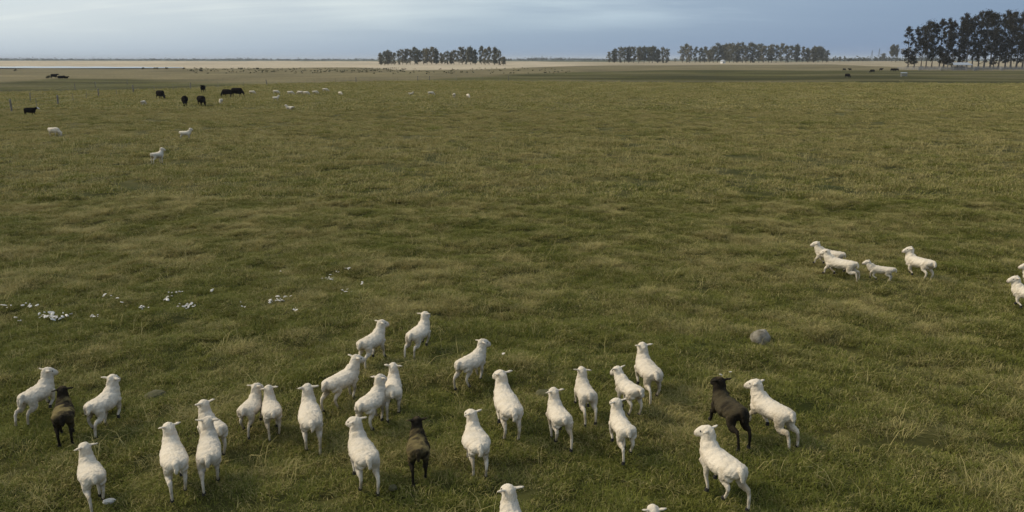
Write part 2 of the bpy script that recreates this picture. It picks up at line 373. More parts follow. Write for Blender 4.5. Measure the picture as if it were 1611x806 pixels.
def neck_head(base, top, yaw, pitch, fwd_yaw, S, cfg):
    """soup pieces of neck and head; returns head frame"""
    return None
def sheep_mesh(name, pose, fat=1.0, neck=79, nyaw=0, yaw=0, pitch=-12, graze=False, lie=False, voxel=0.0125, coat='white', seed=0, tail='hang', arch=0.0, long=1.0, deep=1.0):
    """continuous shorn sheep, about 0.62 m at the back, facing +X; returns mesh, hoof points, eye points, head frame"""
    rr = random.Random(seed); S = Soup(); lw = fat
    drop = 0.26 if lie else 0.0
    xs = [-0.475, -0.45, -0.39, -0.28, -0.14, 0.02, 0.17, 0.29, 0.37, 0.42]
    zc = [0.528, 0.530, 0.530, 0.516, 0.490, 0.478, 0.488, 0.510, 0.535, 0.550]
    hw = [0.06, 0.125, 0.178, 0.205, 0.215 * lw, 0.212 * lw, 0.186 * (0.5 + lw / 2), 0.155, 0.125, 0.07]
    hh = [0.045, 0.078, 0.098, 0.116, 0.138, 0.152, 0.155, 0.150, 0.120, 0.07]
    hh = [v * deep for v in hh]; hw = [v * 0.91 for v in hw]
    pts = [(x * long, 0, z - drop - (deep - 1) * 0.08 + arch * (0.06 - (x * 0.6) ** 2)) for x, z in zip(xs, zc)]
    S.add(tube(*interp_path(pts, hw, hh, 26), seg=22))
    # rump muscles and shoulders give the back-end its two rounded hams
    if not lie:
        for i, (nm, g) in enumerate(zip(('hl', 'hr', 'fl', 'fr'), GAIT[pose])):
            sy = 1 if i % 2 == 0 else -1
            if i < 2:
                rest = [(-0.325 * long, 0.100 * sy, 0.490), (-0.275 * long, 0.114 * sy, 0.350), (-0.405 * long, 0.108 * sy, 0.235), (-0.372 * long, 0.103 * sy, 0.065), (-0.345 * long, 0.103 * sy, 0.02)]
                P = leg_chain(rest, *g)
                p, a, b = interp_path(P, [0.084, 0.056, 0.029, 0.022, 0.024], [0.122, 0.074, 0.035, 0.024, 0.026], 16)
            else:
                rest = [(0.265 * long, 0.098 * sy, 0.44), (0.225 * long, 0.102 * sy, 0.335), (0.252 * long, 0.098 * sy, 0.195), (0.245 * long, 0.096 * sy, 0.06), (0.268 * long, 0.096 * sy, 0.02)]
                P = leg_chain(rest, *g)
                p, a, b = interp_path(P, [0.070, 0.048, 0.030, 0.022, 0.024], [0.105, 0.062, 0.032, 0.023, 0.025], 16)
            S.add(tube(p, a, b, seg=12)); TMP.append((P[-1], P[-1] - P[-2]))
    else:
        for sy in (1, -1):
            S.add(tube(*interp_path([(-0.25, 0.12 * sy, 0.22), (-0.1, 0.20 * sy, 0.12), (-0.22, 0.22 * sy, 0.06), (-0.05, 0.22 * sy, 0.04)], [0.09, 0.08, 0.05, 0.03], [0.12, 0.09, 0.05, 0.03], 12), seg=12))
            S.add(tube(*interp_path([(0.25, 0.09 * sy, 0.2), (0.22, 0.12 * sy, 0.08), (0.36, 0.12 * sy, 0.045)], [0.07, 0.05, 0.03], [0.1, 0.05, 0.03], 10), seg=12))
    hooves = TMP[:]; TMP.clear()
    # tail
    if tail == 'hang': tp = [(-0.44 * long, 0, 0.60 - drop), (-0.50 * long, 0.005, 0.575 - drop), (-0.522 * long, 0.01 * rr.choice((-1, 1)), 0.50 - drop), (-0.522 * long, 0.012, 0.445 - drop)]
    elif tail == 'short': tp = [(-0.44 * long, 0, 0.60 - drop), (-0.495 * long, 0, 0.575 - drop), (-0.52 * long, 0, 0.53 - drop), (-0.525 * long, 0, 0.49 - drop)]
    else: tp = [(-0.43 * long, 0, 0.60 - drop), (-0.50 * long, 0, 0.615 - drop), (-0.565 * long, 0.02, 0.60 - drop), (-0.60 * long, 0.03, 0.55 - drop)]
    S.add(tube(*interp_path(tp, [0.045, 0.043, 0.036, 0.02], [0.045, 0.036, 0.030, 0.02], 10), seg=10))
    # neck
    nb = np.array([0.28 * long, 0, 0.545 - drop])
    if graze:
        e, ny = math.radians(-38), math.radians(nyaw); nl = 0.36
        nd = np.array([math.cos(e) * math.cos(ny), math.cos(e) * math.sin(ny), math.sin(e)]); poll = nb + nd * nl + np.array([0, 0, -0.04])
    else:
        e, ny = math.radians(neck), math.radians(nyaw); nl = 0.235
        nd = np.array([math.cos(e) * math.cos(ny), math.cos(e) * math.sin(ny), math.sin(e)]); poll = nb + nd * nl
    mid = nb + (poll - nb) * 0.5 + np.array([0.035 if not graze else 0.0, 0, -0.01])
    S.add(tube(*interp_path([nb - np.array([0.06, 0, 0.04]), nb + (mid - nb) * 0.45, mid, poll], [0.138, 0.126, 0.108, 0.086], [0.165, 0.146, 0.118, 0.092], 14), seg=16))
    # head
    hy = math.radians(yaw); hp = math.radians(-68 if graze else pitch)
    f = np.array([math.cos(hp) * math.cos(hy), math.cos(hp) * math.sin(hy), math.sin(hp)]); sd = np.array([-math.sin(hy), math.cos(hy), 0]); up = np.cross(f, sd)
    hb = poll + up * 0.012; K = 1.12
    path = [hb - f * 0.065 * K, hb - f * 0.03 * K, hb + f * 0.03 * K + up * 0.006, hb + f * 0.10 * K - up * 0.008, hb + f * 0.165 * K - up * 0.026, hb + f * 0.205 * K - up * 0.038]
    S.add(tube(*interp_path(path, [0.042, 0.076, 0.090, 0.070, 0.052, 0.034], [0.052, 0.082, 0.092, 0.078, 0.058, 0.036], 16), side=sd, seg=16))
    # ears, out to the sides and a little back
    for sgn in (1, -1):
        d = sd * sgn * 0.92 - f * 0.25 + up * rr.uniform(-0.15, 0.20); d /= np.linalg.norm(d)
        b0 = hb - f * 0.010 + up * 0.040 + sd * sgn * 0.060
        S.add(tube(*interp_path([b0, b0 + d * 0.04, b0 + d * 0.085, b0 + d * 0.130], [0.020, 0.036, 0.036, 0.010], [0.016, 0.017, 0.014, 0.008], 9), side=np.cross(d, up), seg=10))
    me = remesh(S, voxel, 3, name)
    # coat colours
    n = len(me.vertices); co = np.empty(n * 3, np.float32); me.vertices.foreach_get('co', co); co = co.reshape(-1, 3).astype(float)
    nv = np.empty(n * 3, np.float32); me.vertices.foreach_get('normal', nv); nv = nv.reshape(-1, 3)
    wob = (fbm(co[:, 0] * 16 + seed, co[:, 2] * 16 + co[:, 1] * 9, 3, seed + 40) + fbm(co[:, 1] * 16 - seed, co[:, 0] * 11 + co[:, 2] * 8, 3, seed + 50) - 1.0) * 0.016
    wob += (fbm(co[:, 0] * 45, co[:, 1] * 45 + co[:, 2] * 40, 2, seed + 60) - 0.5) * 0.012
    co = co + nv * (wob * sstep(0.10, 0.35, co[:, 2] + drop))[:, None]; me.vertices.foreach_set('co', co.astype(np.float32).ravel()); me.update()
    dn = fbm(co[:, 0] * 7 + seed * 3.1, co[:, 2] * 7 + co[:, 1] * 5, 4, seed + 3)
    hd = np.linalg.norm(co - (hb + f * 0.08), axis=1)
    if coat == 'white':
        w = np.array([0.715, 0.622, 0.490]) * rr.uniform(0.93, 1.04); C = np.tile(w, (n, 1))
        dirt_shade = sstep(0.46, 0.68, dn)[:, None] * sstep(0.62, 0.25, co[:, 2])[:, None] * 0.75 + sstep(0.58, 0.75, dn)[:, None] * 0.22  # dirt stains, strengthened low down to paint in the darker underside shading
        C = C * (1 - dirt_shade) + np.array([0.40, 0.33, 0.23]) * dirt_shade
        leg = (sstep(0.16, 0.05, co[:, 2]) * 0.5)[:, None]; C = C * (1 - leg) + np.array([0.46, 0.40, 0.31]) * leg
        muzzle = sstep(0.075, 0.03, np.linalg.norm(co - (hb + f * 0.245 - up * 0.036), axis=1))[:, None] * 0.65; C = C * (1 - muzzle) + np.array([0.42, 0.33, 0.29]) * muzzle
        face = sstep(0.13, 0.07, hd)[:, None] * 0.35; C = C * (1 - face) + np.array([0.76, 0.70, 0.62]) * face
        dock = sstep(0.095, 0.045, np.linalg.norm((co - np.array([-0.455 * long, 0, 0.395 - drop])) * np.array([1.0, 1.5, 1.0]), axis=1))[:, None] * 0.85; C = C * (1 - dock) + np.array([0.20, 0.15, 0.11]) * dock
    else:
        dark = np.array([0.019, 0.015, 0.010]); bleach = np.array([0.165, 0.130, 0.056]) if coat == 'brown' else np.array([0.066, 0.053, 0.030])
        k = sstep(0.24, 0.58, dn) * sstep(0.28, 0.5, co[:, 2]) * sstep(0.16, 0.26, hd) * sstep(-0.52, -0.30, co[:, 0])
        k = k[:, None]; C = dark * (1 - k) + bleach * k
        crown = sstep(0.07, 0.03, np.linalg.norm(co - (hb + up * 0.075), axis=1))[:, None] * 0.7; C = C * (1 - crown) + np.array([0.075, 0.055, 0.03]) * crown
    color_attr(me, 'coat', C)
    eyes = [(hb + f * 0.088 + up * 0.028 + sd * sgn * 0.074) for sgn in (1, -1)]
    return me, hooves, eyes, sd
def ico_mesh(name, rx, ry, rz, seg=8, rings=6):
    V = []; Fc = []
    for i in range(rings + 1):
        t = math.pi * i / rings
        for k in range(seg):
            a = 2 * math.pi * k / seg; V.append((rx * math.sin(t) * math.cos(a), ry * math.sin(t) * math.sin(a), rz * math.cos(t)))
    for i in range(rings):
        for k in range(seg):
            Fc.append((i * seg + k, (i + 1) * seg + k, (i + 1) * seg + (k + 1) % seg, i * seg + (k + 1) % seg))
    me = mesh_np(name, V, Fc); smooth(me); return me
def hoof_mesh():
    V = []; Fc = []; seg = 10
    for z, rx, ry, ox in ((-0.03, 0.036, 0.030, 0.010), (0.0, 0.033, 0.028, 0.006), (0.032, 0.026, 0.025, 0.0)):
        for k in range(seg):
            a = 2 * math.pi * k / seg; V.append((ox + rx * math.cos(a), ry * math.sin(a), z))
    for i in range(2):
        for k in range(seg): Fc.append((i * seg + k, i * seg + (k + 1) % seg, (i + 1) * seg + (k + 1) % seg, (i + 1) * seg + k))
    Fc.append(tuple(range(seg))[::-1]); Fc.append(tuple(range(2 * seg, 3 * seg))); me = mesh_np('hoof', V, Fc); me.materials.append(M_HOOF); return me
HOOF = hoof_mesh(); EYE = ico_mesh('eye', 0.014, 0.010, 0.014); EYE.materials.append(M_EYE)
def dress(root, hooves, eyes, parts=True):
    if not parts: return
    for p, d in hooves:
        h = link('hoof', HOOF, None, root); h.location = Vector(p); h.rotation_euler = (0, -math.atan2(d[0], -d[2]) * 0.6, 0)
    for e in eyes:
        k = link('eye', EYE, None, root); k.location = Vector(e)
FEET = []      # places where animals stand, so that tall grass is kept off them a little
def put_sheep(tail_px, neck_px, label, pose='walk', s=0.95, group='shorn sheep trotting away across the pasture', cat='sheep', head=None, **kw):
    """tail root and top of the shoulders as seen in the photograph, unprojected at their heights above the ground"""
    s *= 0.885
    T = unproj(*tail_px, 0.57 * s); Nn = unproj(*neck_px, 0.66 * s)
    hd = math.atan2(Nn[1] - T[1], Nn[0] - T[0]) if head is None else math.radians(head)
    if 'long' not in kw: kw['long'] = min(max(math.hypot(Nn[0] - T[0], Nn[1] - T[1]) / (0.78 * s), 0.84), 1.08)
    lg = kw['long']
    x = T[0] + math.cos(hd) * 0.50 * s * lg; y = T[1] + math.sin(hd) * 0.50 * s * lg
    # lift with the ground: repeat once with the local terrain height
    g = float(terrain(x, y)); T = unproj(*tail_px, 0.57 * s + g); x = T[0] + math.cos(hd) * 0.50 * s * lg; y = T[1] + math.sin(hd) * 0.50 * s * lg
    if head is None:
        Nn = unproj(*neck_px, 0.66 * s + g); hd = math.atan2(Nn[1] - T[1], Nn[0] - T[0])
    if group == GR: kw['yaw'] = kw.get('yaw', 0) * 0.6
    me, hv, ey, sd = sheep_mesh('sheep', pose, seed=len(FEET) + 1, **kw)
    me.materials.append(M_WOOL)
    o = link('sheep', me); o.location = (x, y, float(terrain(x, y)) + 0.025 * s); o.scale = (s, s, s); o.rotation_euler = (0, 0, hd)
    tag(o, label, cat, group); dress(o, hv, ey); FEET.append((x, y, hd, s))
    print('sheep %-60s len %.2f head %.0f at %.1f %.1f' % (label[:60], math.hypot(Nn[0] - T[0], Nn[1] - T[1]), math.degrees(hd), x, y))
    return o
GR = 'shorn sheep trotting away across the pasture'
P = put_sheep
P((33.5, 630), (73, 598), 'white shorn sheep at far left edge, left of the brown one, head turned right', 'gallop', long=0.95, yaw=-50, tail='hang')
P((97.6, 661), (99, 629), 'dark brown sheep between two white ones near the left edge', 'stand', s=0.93, coat='brown', yaw=0, neck=66, fat=0.95)
P((139, 645), (175, 612), 'white shorn sheep just right of the leftmost dark brown sheep, hind leg stretched back', 'trotb', s=1.0, yaw=-4, fat=0.95)
P((149.5, 757), (138, 724), 'white shorn sheep cut by the bottom edge at lower left, beside a white scrap', 'trot', s=0.95, yaw=22, tail='short')
P((278, 737), (268, 690), 'white shorn sheep with long tail, left of the overlapping pair at lower left', 'walk', s=0.98, yaw=26)
P((346, 681), (324, 652), 'white shorn sheep half hidden behind the head of another at lower left', 'walk', s=0.98, yaw=14, tail='short')
P((328, 729), (328, 684), 'white shorn sheep whose head overlaps the rump of the one ahead, lower left', 'trot', s=0.97, yaw=-12, fat=0.92)
P((382, 650), (399, 625), 'small white shorn sheep, left one of the close pair left of centre', 'trotb', s=0.86, yaw=-30, tail='short')
P((430, 653), (424, 625), 'small white shorn sheep, right one of the close pair left of centre', 'walk', s=0.88, yaw=6, tail='short')
P((491, 669), (484, 619), 'long-bodied white shorn sheep walking straight away alone left of centre', 'walkb', s=1.02, yaw=2, long=1.18)
P((510, 608), (553, 577), 'plump white shorn sheep nosing the one ahead, seen from its right side', 'walk', s=0.98, yaw=-28, nyaw=-10, fat=1.05, neck=62)
P((566, 546), (595, 522), 'white shorn sheep second farthest of the main flock, head turned right', 'walkb', s=0.95, yaw=-48, neck=64)
P((645, 532), (667, 508), 'white shorn sheep farthest ahead of the main flock', 'gallop', s=0.97, yaw=-12)
P((566, 636), (594, 605), 'white shorn sheep shoulder to shoulder with a slimmer one at its right', 'walk', s=0.95, yaw=-16, tail='short')
P((617, 622), (619, 591), 'slim white shorn sheep at the right shoulder of a plumper one', 'trot', s=0.93, yaw=0, fat=0.86, tail='short')
P((582, 729), (563, 684), 'large white shorn sheep left of the dark sheep at bottom centre, looking left', 'walkb', s=1.02, yaw=46, nyaw=8)
P((659, 719), (657, 687), 'dark brown sheep walking alone at bottom centre among white ones', 'walk', s=0.93, coat='brown', yaw=12, neck=62)
P((720, 580), (754, 555), 'plump white shorn sheep ahead of centre, alone, head turned right', 'walk', s=0.95, yaw=-34, neck=66, fat=1.05)
P((809, 648), (788, 597), 'big white shorn sheep at picture centre showing one eye on its left', 'bound', s=1.08, yaw=44, nyaw=6, fat=1.0, long=1.2)
P((756, 708), (743, 663), 'very plump short-legged white shorn sheep right of the bottom centre dark sheep', 'stand', s=0.92, yaw=42, fat=1.22)
P((889, 661), (876, 634), 'white shorn sheep in mid stride right of centre with both ears out', 'trotb', s=0.95, yaw=10, tail='short', fat=0.92)
P((928, 626), (917, 599), 'slim long-legged white shorn sheep right of centre, running straight away', 'gallop', s=0.94, yaw=2, tail='short', fat=0.88)
P((1007, 622), (985, 601), 'small white shorn sheep with lowered head and raised tail below the tall one', 'bound', s=0.90, yaw=22, neck=48, pitch=-25, tail='up', fat=0.86)
P((1033, 594), (1012, 560), 'tall white shorn sheep leading the right half of the flock', 'trot', s=1.05, yaw=10, tail='short')
P((990, 683), (972, 649), 'slim white shorn sheep with crossed hind legs right of bottom centre', 'trot', s=0.93, yaw=24, tail='short', fat=0.84)
P((817, 846), (806, 802), 'white shorn sheep at bottom edge showing only head and neck', 'walk', s=1.0, yaw=24)
P((1043, 882), (1034, 842), 'white sheep at bottom edge showing only the top of its head', 'walk', s=0.93, yaw=5, neck=66)
P((1169, 660), (1130, 634), 'blackish sheep running among white ones at lower right', 'gallop', s=1.07, coat='black', yaw=14, neck=74, head=103, long=0.92)
P((1247, 657), (1200, 631), 'white shorn sheep stretched in a gallop right of the blackish sheep', 'gallop', s=1.06, yaw=40, tail='short', neck=66, fat=0.95, head=112, long=1.0)
P((1168, 745), (1124, 707), 'white shorn sheep nearest the camera at lower right, in front of the blackish one', 'trotb', s=1.06, yaw=46, head=109, long=1.0)
G2 = 'shorn sheep running left at the right side'
P((1329, 401), (1288, 391), 'white sheep half hidden behind another, front of the running group at right', 'gallop', s=0.92, yaw=10, group=G2, neck=60, head=134)
P((1349, 416), (1304, 400), 'white shorn sheep with hind leg stretched far back, front of the running group at right', 'gallop', s=1.0, yaw=6, group=G2, neck=58, head=130, fat=0.98)
P((1409, 425), (1372, 418), 'small greyish lamb running between two larger sheep at right', 'bound', s=0.74, yaw=4, group=G2, neck=48, head=150, fat=0.85)
P((1471, 416), (1434, 398), 'plump white sheep with head held high behind the lamb at right', 'bound', s=1.02, yaw=48, group=G2, neck=80, head=112)
P((1652, 461), (1621, 443), 'white sheep cut by the right edge, the nearer of the two there', 'bound', s=0.98, yaw=40, group=G2, neck=74, head=118)
P((1656, 440), (1627, 427), 'white sheep at the right edge behind a nearer one, head and shoulder only', 'bound', s=0.98, yaw=40, group=G2, neck=74, head=118)

# middle distance sheep: hoof position in the photograph and heading (degrees, 0 = to the right)
PROTO = {}
def far_sheep(px, py, head, kind, label, s=0.95, group='sheep grazing in the distance'):
    if kind not in PROTO:
        kw = dict(graze=dict(graze=True, pose='stand', fat=1.15, deep=1.2, long=0.92), grazeb=dict(graze=True, pose='walk', fat=1.2, deep=1.3, long=0.92), stand=dict(pose='stand', neck=68, deep=1.1, fat=1.1, long=0.9), lookback=dict(pose='stand', neck=74, yaw=-50, deep=1.1, fat=1.05, long=0.85), lying=dict(pose='stand', lie=True, neck=60))[kind]
        PROTO[kind] = sheep_mesh('sheep', voxel=0.022, seed=60 + len(PROTO), **kw)[:3]; PROTO[kind][0].materials.append(M_WOOL)
    me, hv, ey = PROTO[kind]; p = unproj(px, py); g = float(terrain(p[0], p[1])); p = unproj(px, py, g)
    o = link('sheep', me); o.location = (p[0], p[1], float(terrain(p[0], p[1])) + 0.05); o.rotation_euler = (0, 0, math.radians(head)); o.scale = (s, s, s)
    tag(o, label, 'sheep', group); FEET.append((p[0], p[1], 0, 1.6)); dress(o, hv, ey, p[1] < 60); return o
far_sheep(86, 217, -15, 'grazeb', 'white sheep grazing alone at left, below the calf', 1.02)
far_sheep(293, 220, 8, 'stand', 'white sheep standing side-on at left, below the black cattle', 0.95)
far_sheep(249, 260, 62, 'lookback', 'white sheep standing upright at left, nearest of the distant ones', 0.98)
far_sheep(226, 167.5, 85, 'graze', 'white sheep seen end-on left of the black cattle', 1.0)
far_sheep(348, 164.5, -85, 'graze', 'white sheep seen end-on just right of the black cattle pair', 1.0)
ROW = [(397, 149.8, 'graze', -5), (434.5, 149.2, 'graze', 4), (457, 150.5, 'grazeb', 8), (472, 150.3, 'graze', 170), (481.5, 150.6, 'grazeb', -8), (496, 149.6, 'graze', 12), (512, 145.8, 'graze', 5), (535.5, 151.5, 'grazeb', -50)]
for i, (px, py, k, hd) in enumerate(ROW):
    far_sheep(px, py, hd, k, '%s sheep from the left in the distant grazing row right of the cattle' % ORD[i], 1.0)
far_sheep(434.5, 160, 12, 'stand', 'white sheep standing head up just below the distant grazing row', 0.95)
far_sheep(456, 172.2, 175, 'lying', 'white sheep lying down below the distant grazing row', 1.0)
for i, (px, py, k, hd) in enumerate([(646.5, 149.8, 'lying', 10), (678, 151.5, 'graze', 15), (714.5, 155.5, 'graze', 88), (736.5, 156.2, 'graze', -70)]):
    far_sheep(px, py, hd, k, '%s from the left of four distant sheep below the centre grove' % ORD[i], 1.0 if i else 0.8)

# cattle
def cow_mesh(name, graze=True, voxel=0.04, pose='stand', lie=False):
    S = Soup(); drop = 0.5 if lie else 0.0
    xs = [-0.80, -0.76, -0.66, -0.45, -0.15, 0.2, 0.48, 0.68, 0.78]
    zc = [0.93, 0.93, 0.90, 0.86, 0.83, 0.82, 0.84, 0.88, 0.90]
    hw = [0.10, 0.22, 0.31, 0.36, 0.39, 0.39, 0.34, 0.26, 0.14]; hh = [0.12, 0.26, 0.34, 0.385, 0.42, 0.43, 0.41, 0.35, 0.20]
    S.add(tube(*interp_path([(x, 0, z - drop) for x, z in zip(xs, zc)], hw, hh, 26), seg=22))
    hooves = []
    if not lie:
        for i, g in enumerate(GAIT[pose]):
            sy = 1 if i % 2 == 0 else -1
            rest = [(-0.58, 0.17 * sy, 0.85), (-0.50, 0.19 * sy, 0.62), (-0.70, 0.18 * sy, 0.43), (-0.64, 0.18 * sy, 0.12), (-0.61, 0.18 * sy, 0.03)] if i < 2 else [(0.47, 0.17 * sy, 0.80), (0.42, 0.18 * sy, 0.58), (0.46, 0.17 * sy, 0.36), (0.45, 0.17 * sy, 0.11), (0.48, 0.17 * sy, 0.03)]
            P_ = leg_chain(rest, *g)
            p, a, b = interp_path(P_, [0.15, 0.12, 0.065, 0.05, 0.055], [0.23, 0.16, 0.075, 0.055, 0.06], 14); S.add(tube(p, a, b, seg=12)); hooves.append((P_[-1], P_[-1] - P_[-2]))
    nb = np.array([0.60, 0, 0.98 - drop])
    if graze: poll = nb + np.array([0.36, 0.0, -0.52]); hp = math.radians(-70)
    else: poll = nb + np.array([0.42, 0.0, 0.22]); hp = math.radians(-30)
    S.add(tube(*interp_path([nb - np.array([0.15, 0, 0.06]), nb + (poll - nb) * 0.5, poll], [0.20, 0.16, 0.11], [0.28, 0.20, 0.14], 10), seg=14))
    f = np.array([math.cos(hp), 0, math.sin(hp)]); sd = np.array([0, 1.0, 0]); up = np.cross(f, sd)
    S.add(tube(*interp_path([poll - f * 0.10, poll, poll + f * 0.16, poll + f * 0.32, poll + f * 0.42], [0.08, 0.125, 0.115, 0.085, 0.07], [0.09, 0.13, 0.125, 0.09, 0.06], 12), side=sd, seg=14))
    for sg in (1, -1):
        b0 = poll + sd * sg * 0.10 + up * 0.05; d = sd * sg * 0.95 - f * 0.2; S.add(tube(*interp_path([b0, b0 + d * 0.10, b0 + d * 0.2], [0.045, 0.06, 0.02], [0.03, 0.03, 0.02], 6), side=np.cross(d, up), seg=8))
    S.add(tube(*interp_path([(-0.76, 0, 1.13 - drop), (-0.85, 0, 1.02 - drop), (-0.86, 0.02, 0.7 - drop * 0.8), (-0.84, 0.03, 0.42 - drop * 0.3)], [0.05, 0.04, 0.03, 0.05], [0.05, 0.04, 0.03, 0.05], 10), seg=8))
    me = remesh(S, voxel, 2, name); return me, hooves, (poll, f, up)
CP = {}
def put_cow(px, py, head, label, kind='graze', s=1.0, name='cow', cat='cow', group='black cattle in the distance'):
    if kind not in CP:
        CP[kind] = cow_mesh('cow', graze=kind in ('graze', 'walkgraze'), pose='walk' if kind in ('walkgraze', 'walk') else 'stand', lie=kind == 'lying'); CP[kind][0].materials.append(M_COW)
    me, hv, hd = CP[kind]; p = unproj(px, py); g = float(terrain(p[0], p[1])); p = unproj(px, py, g)
    o = link(name, me); o.location = (p[0], p[1], float(terrain(p[0], p[1])) + 0.01); o.rotation_euler = (0, 0, math.radians(head)); o.scale = (s, s, s)
    tag(o, label, cat, group); return o, hd
put_cow(253, 156.5, -38, 'black cow grazing, leftmost of the six on the pasture', 'graze', 1.02)
put_cow(291.5, 167.5, -72, 'black cow grazing, left one of the nearest pair', 'graze', 1.0)
put_cow(317.5, 167, -48, 'black cow grazing, right one of the nearest pair', 'walkgraze', 1.0)
put_cow(319.8, 145.5, -84, 'black cow seen end-on, farthest of the six on the pasture', 'stand', 0.95)
put_cow(357, 152.8, 165, 'black cow grazing close behind a bigger one', 'walkgraze', 0.92)
put_cow(373.5, 152.5, -8, 'large black cow grazing side-on at the right end of the herd', 'graze', 1.08)
calf, (poll, ff, uu) = put_cow(48, 181.5, 14, 'small black calf with a white face near the left fence posts', 'walk', 0.64, 'calf', 'calf')
fm = Soup(); fm.add(tube(*interp_path([poll - ff * 0.05 + uu * 0.02, poll + ff * 0.10 + uu * 0.02, poll + ff * 0.30 + uu * 0.01, poll + ff * 0.425], [0.08, 0.125, 0.093, 0.065], [0.10, 0.135, 0.095, 0.06], 10), side=(0, 1, 0), seg=12))
fo = link('face_blaze', mesh_np('face_blaze', fm.V, fm.F), M_WHITE_FACE, calf); smooth(fo.data); fo['label'] = 'white face patch'
put_cow(85.5, 123.6, 10, 'black cow standing, left of the three beside a grey bush at far left', 'walk', 1.05)
put_cow(95.5, 123.6, 5, 'black cow lying in the middle of the three at far left', 'lying', 1.05)
put_cow(104, 123.6, -5, 'black cow lying, right of the three at far left', 'lying', 0.8)
put_cow(1333, 123.2, -60, 'dark cow standing nearest on the far right pasture', 'graze', 1.05, group='cattle on the far right pasture')
put_cow(1372, 115, 175, 'dark cow grazing left of the cattle pens', 'graze', 1.1, group='cattle on the far right pasture')
put_cow(1386, 111.6, 10, 'dark cow seen small between two others by the cattle pens', 'stand', 1.0, group='cattle on the far right pasture')
put_cow(1404, 112.6, 5, 'dark cow close to the cattle pens, left one of the touching pair', 'graze', 1.1, group='cattle on the far right pasture')
put_cow(1410.5, 112.4, 175, 'dark cow close to the cattle pens, right one of the touching pair', 'stand', 1.05, group='cattle on the far right pasture')
put_cow(1328, 111.4, 0, 'distant dark animal, left one of the two left of the pens', 'graze', 0.9, group='cattle on the far right pasture')
put_cow(1337, 111.4, 180, 'distant dark animal, right one of the two left of the pens', 'stand', 0.9, group='cattle on the far right pasture')

# ------------------------------------------------------------------ stones and white scraps
def rock_mesh(name, sx, sy, sz, seed, seg=26, rings=16):
    V = []; Fc = []
    for i in range(rings + 1):
        t = math.pi * i / rings
        for k in range(seg):
            a = 2 * math.pi * k / seg; d = np.array([math.sin(t) * math.cos(a), math.sin(t) * math.sin(a), math.cos(t)])
            r = 1 + 0.34 * (float(fbm(d[0] * 1.6 + seed, d[1] * 1.6 + d[2] * 1.3, 3, seed)) - 0.5) + 0.10 * (float(fbm(d[0] * 5 + d[2] * 4, d[1] * 5 + seed, 2, seed + 4)) - 0.5)
            e = np.sign(d) * np.abs(d) ** 0.88
            V.append((e[0] * r * sx, e[1] * r * sy, e[2] * r * sz))
    for i in range(rings):
        for k in range(seg): Fc.append((i * seg + k, (i + 1) * seg + k, (i + 1) * seg + (k + 1) % seg, i * seg + (k + 1) % seg))
    me = mesh_np(name, V, Fc); smooth(me); return me
def put_rock(px, py, sx, sy, sz, label, seed, mat, sink=0.0, rz=0.0, tilt=0.0, name='boulder', cat='rock'):
    p = unproj(px, py); g = float(terrain(p[0], p[1])); p = unproj(px, py, g)
    o = link(name, rock_mesh(name, sx, sy, sz, seed), mat); o.location = (p[0], p[1] + sy * 0.4, float(terrain(p[0], p[1])) + sink); o.rotation_euler = (0, tilt, rz)
    tag(o, label, cat); FEET.append((p[0], p[1], 0, 0.6)); return o
put_rock(1197, 541, 0.195, 0.17, 0.18, 'rounded grey boulder in the grass at centre right', 3, M_ROCK, 0.09, 0.3, -0.25)
M_MOUND = simple('mossy_stone', (0.06, 0.058, 0.024), (0.125, 0.110, 0.055), 9, bump=0.7)
put_rock(243, 626, 0.19, 0.15, 0.10, 'low mossy stone in the grass right of the leftmost three sheep', 8, M_MOUND, 0.02, 0.9)
put_rock(862, 622, 0.22, 0.14, 0.08, 'flat brownish stone in the grass right of the picture centre', 15, M_MOUND, -0.005, 0.2)
put_rock(618, 776, 0.055, 0.045, 0.04, 'small pale stone behind the large sheep at bottom centre', 17, M_MOUND, 0.06, 0.4, name='stone')
SCR = []
for k in range(6):
    V = []; Fc = []; rr = random.Random(200 + k); n = 9
    for r_, z_ in ((1.0, 0.0), (0.82, 0.5), (0.35, 0.85)):
        for i in range(n):
            a = 2 * math.pi * i / n; q = r_ * rr.uniform(0.65, 1.25); V.append((0.055 * q * math.cos(a), 0.042 * q * math.sin(a), 0.05 * (z_ + rr.uniform(-0.18, 0.18)) - 0.01))
    for j in range(2):
        for i in range(n): Fc.append((j * n + i, j * n + (i + 1) % n, (j + 1) * n + (i + 1) % n, (j + 1) * n + i))
    Fc.append(tuple(range(2 * n, 3 * n))); Fc.append(tuple(range(n))[::-1]); me = mesh_np('white_scrap', V, Fc); me.materials.append(M_SCRAP); SCR.append(me)
def scrap(px, py, s, label, group=None):
    p = unproj(px, py, 0.08); g = float(terrain(p[0], p[1])); p = unproj(px, py, g + 0.08)
    o = link('white_scrap', R.choice(SCR)); o.location = (p[0], p[1], float(terrain(p[0], p[1])) + 0.09); q = s * 0.70; o.scale = (q * R.uniform(0.8, 1.8), q, q * R.uniform(0.4, 0.8))
    o.rotation_euler = (R.uniform(-0.5, 0.5), R.uniform(-0.5, 0.5), R.uniform(0, 6.28)); tag(o, label, 'scrap', group); return o
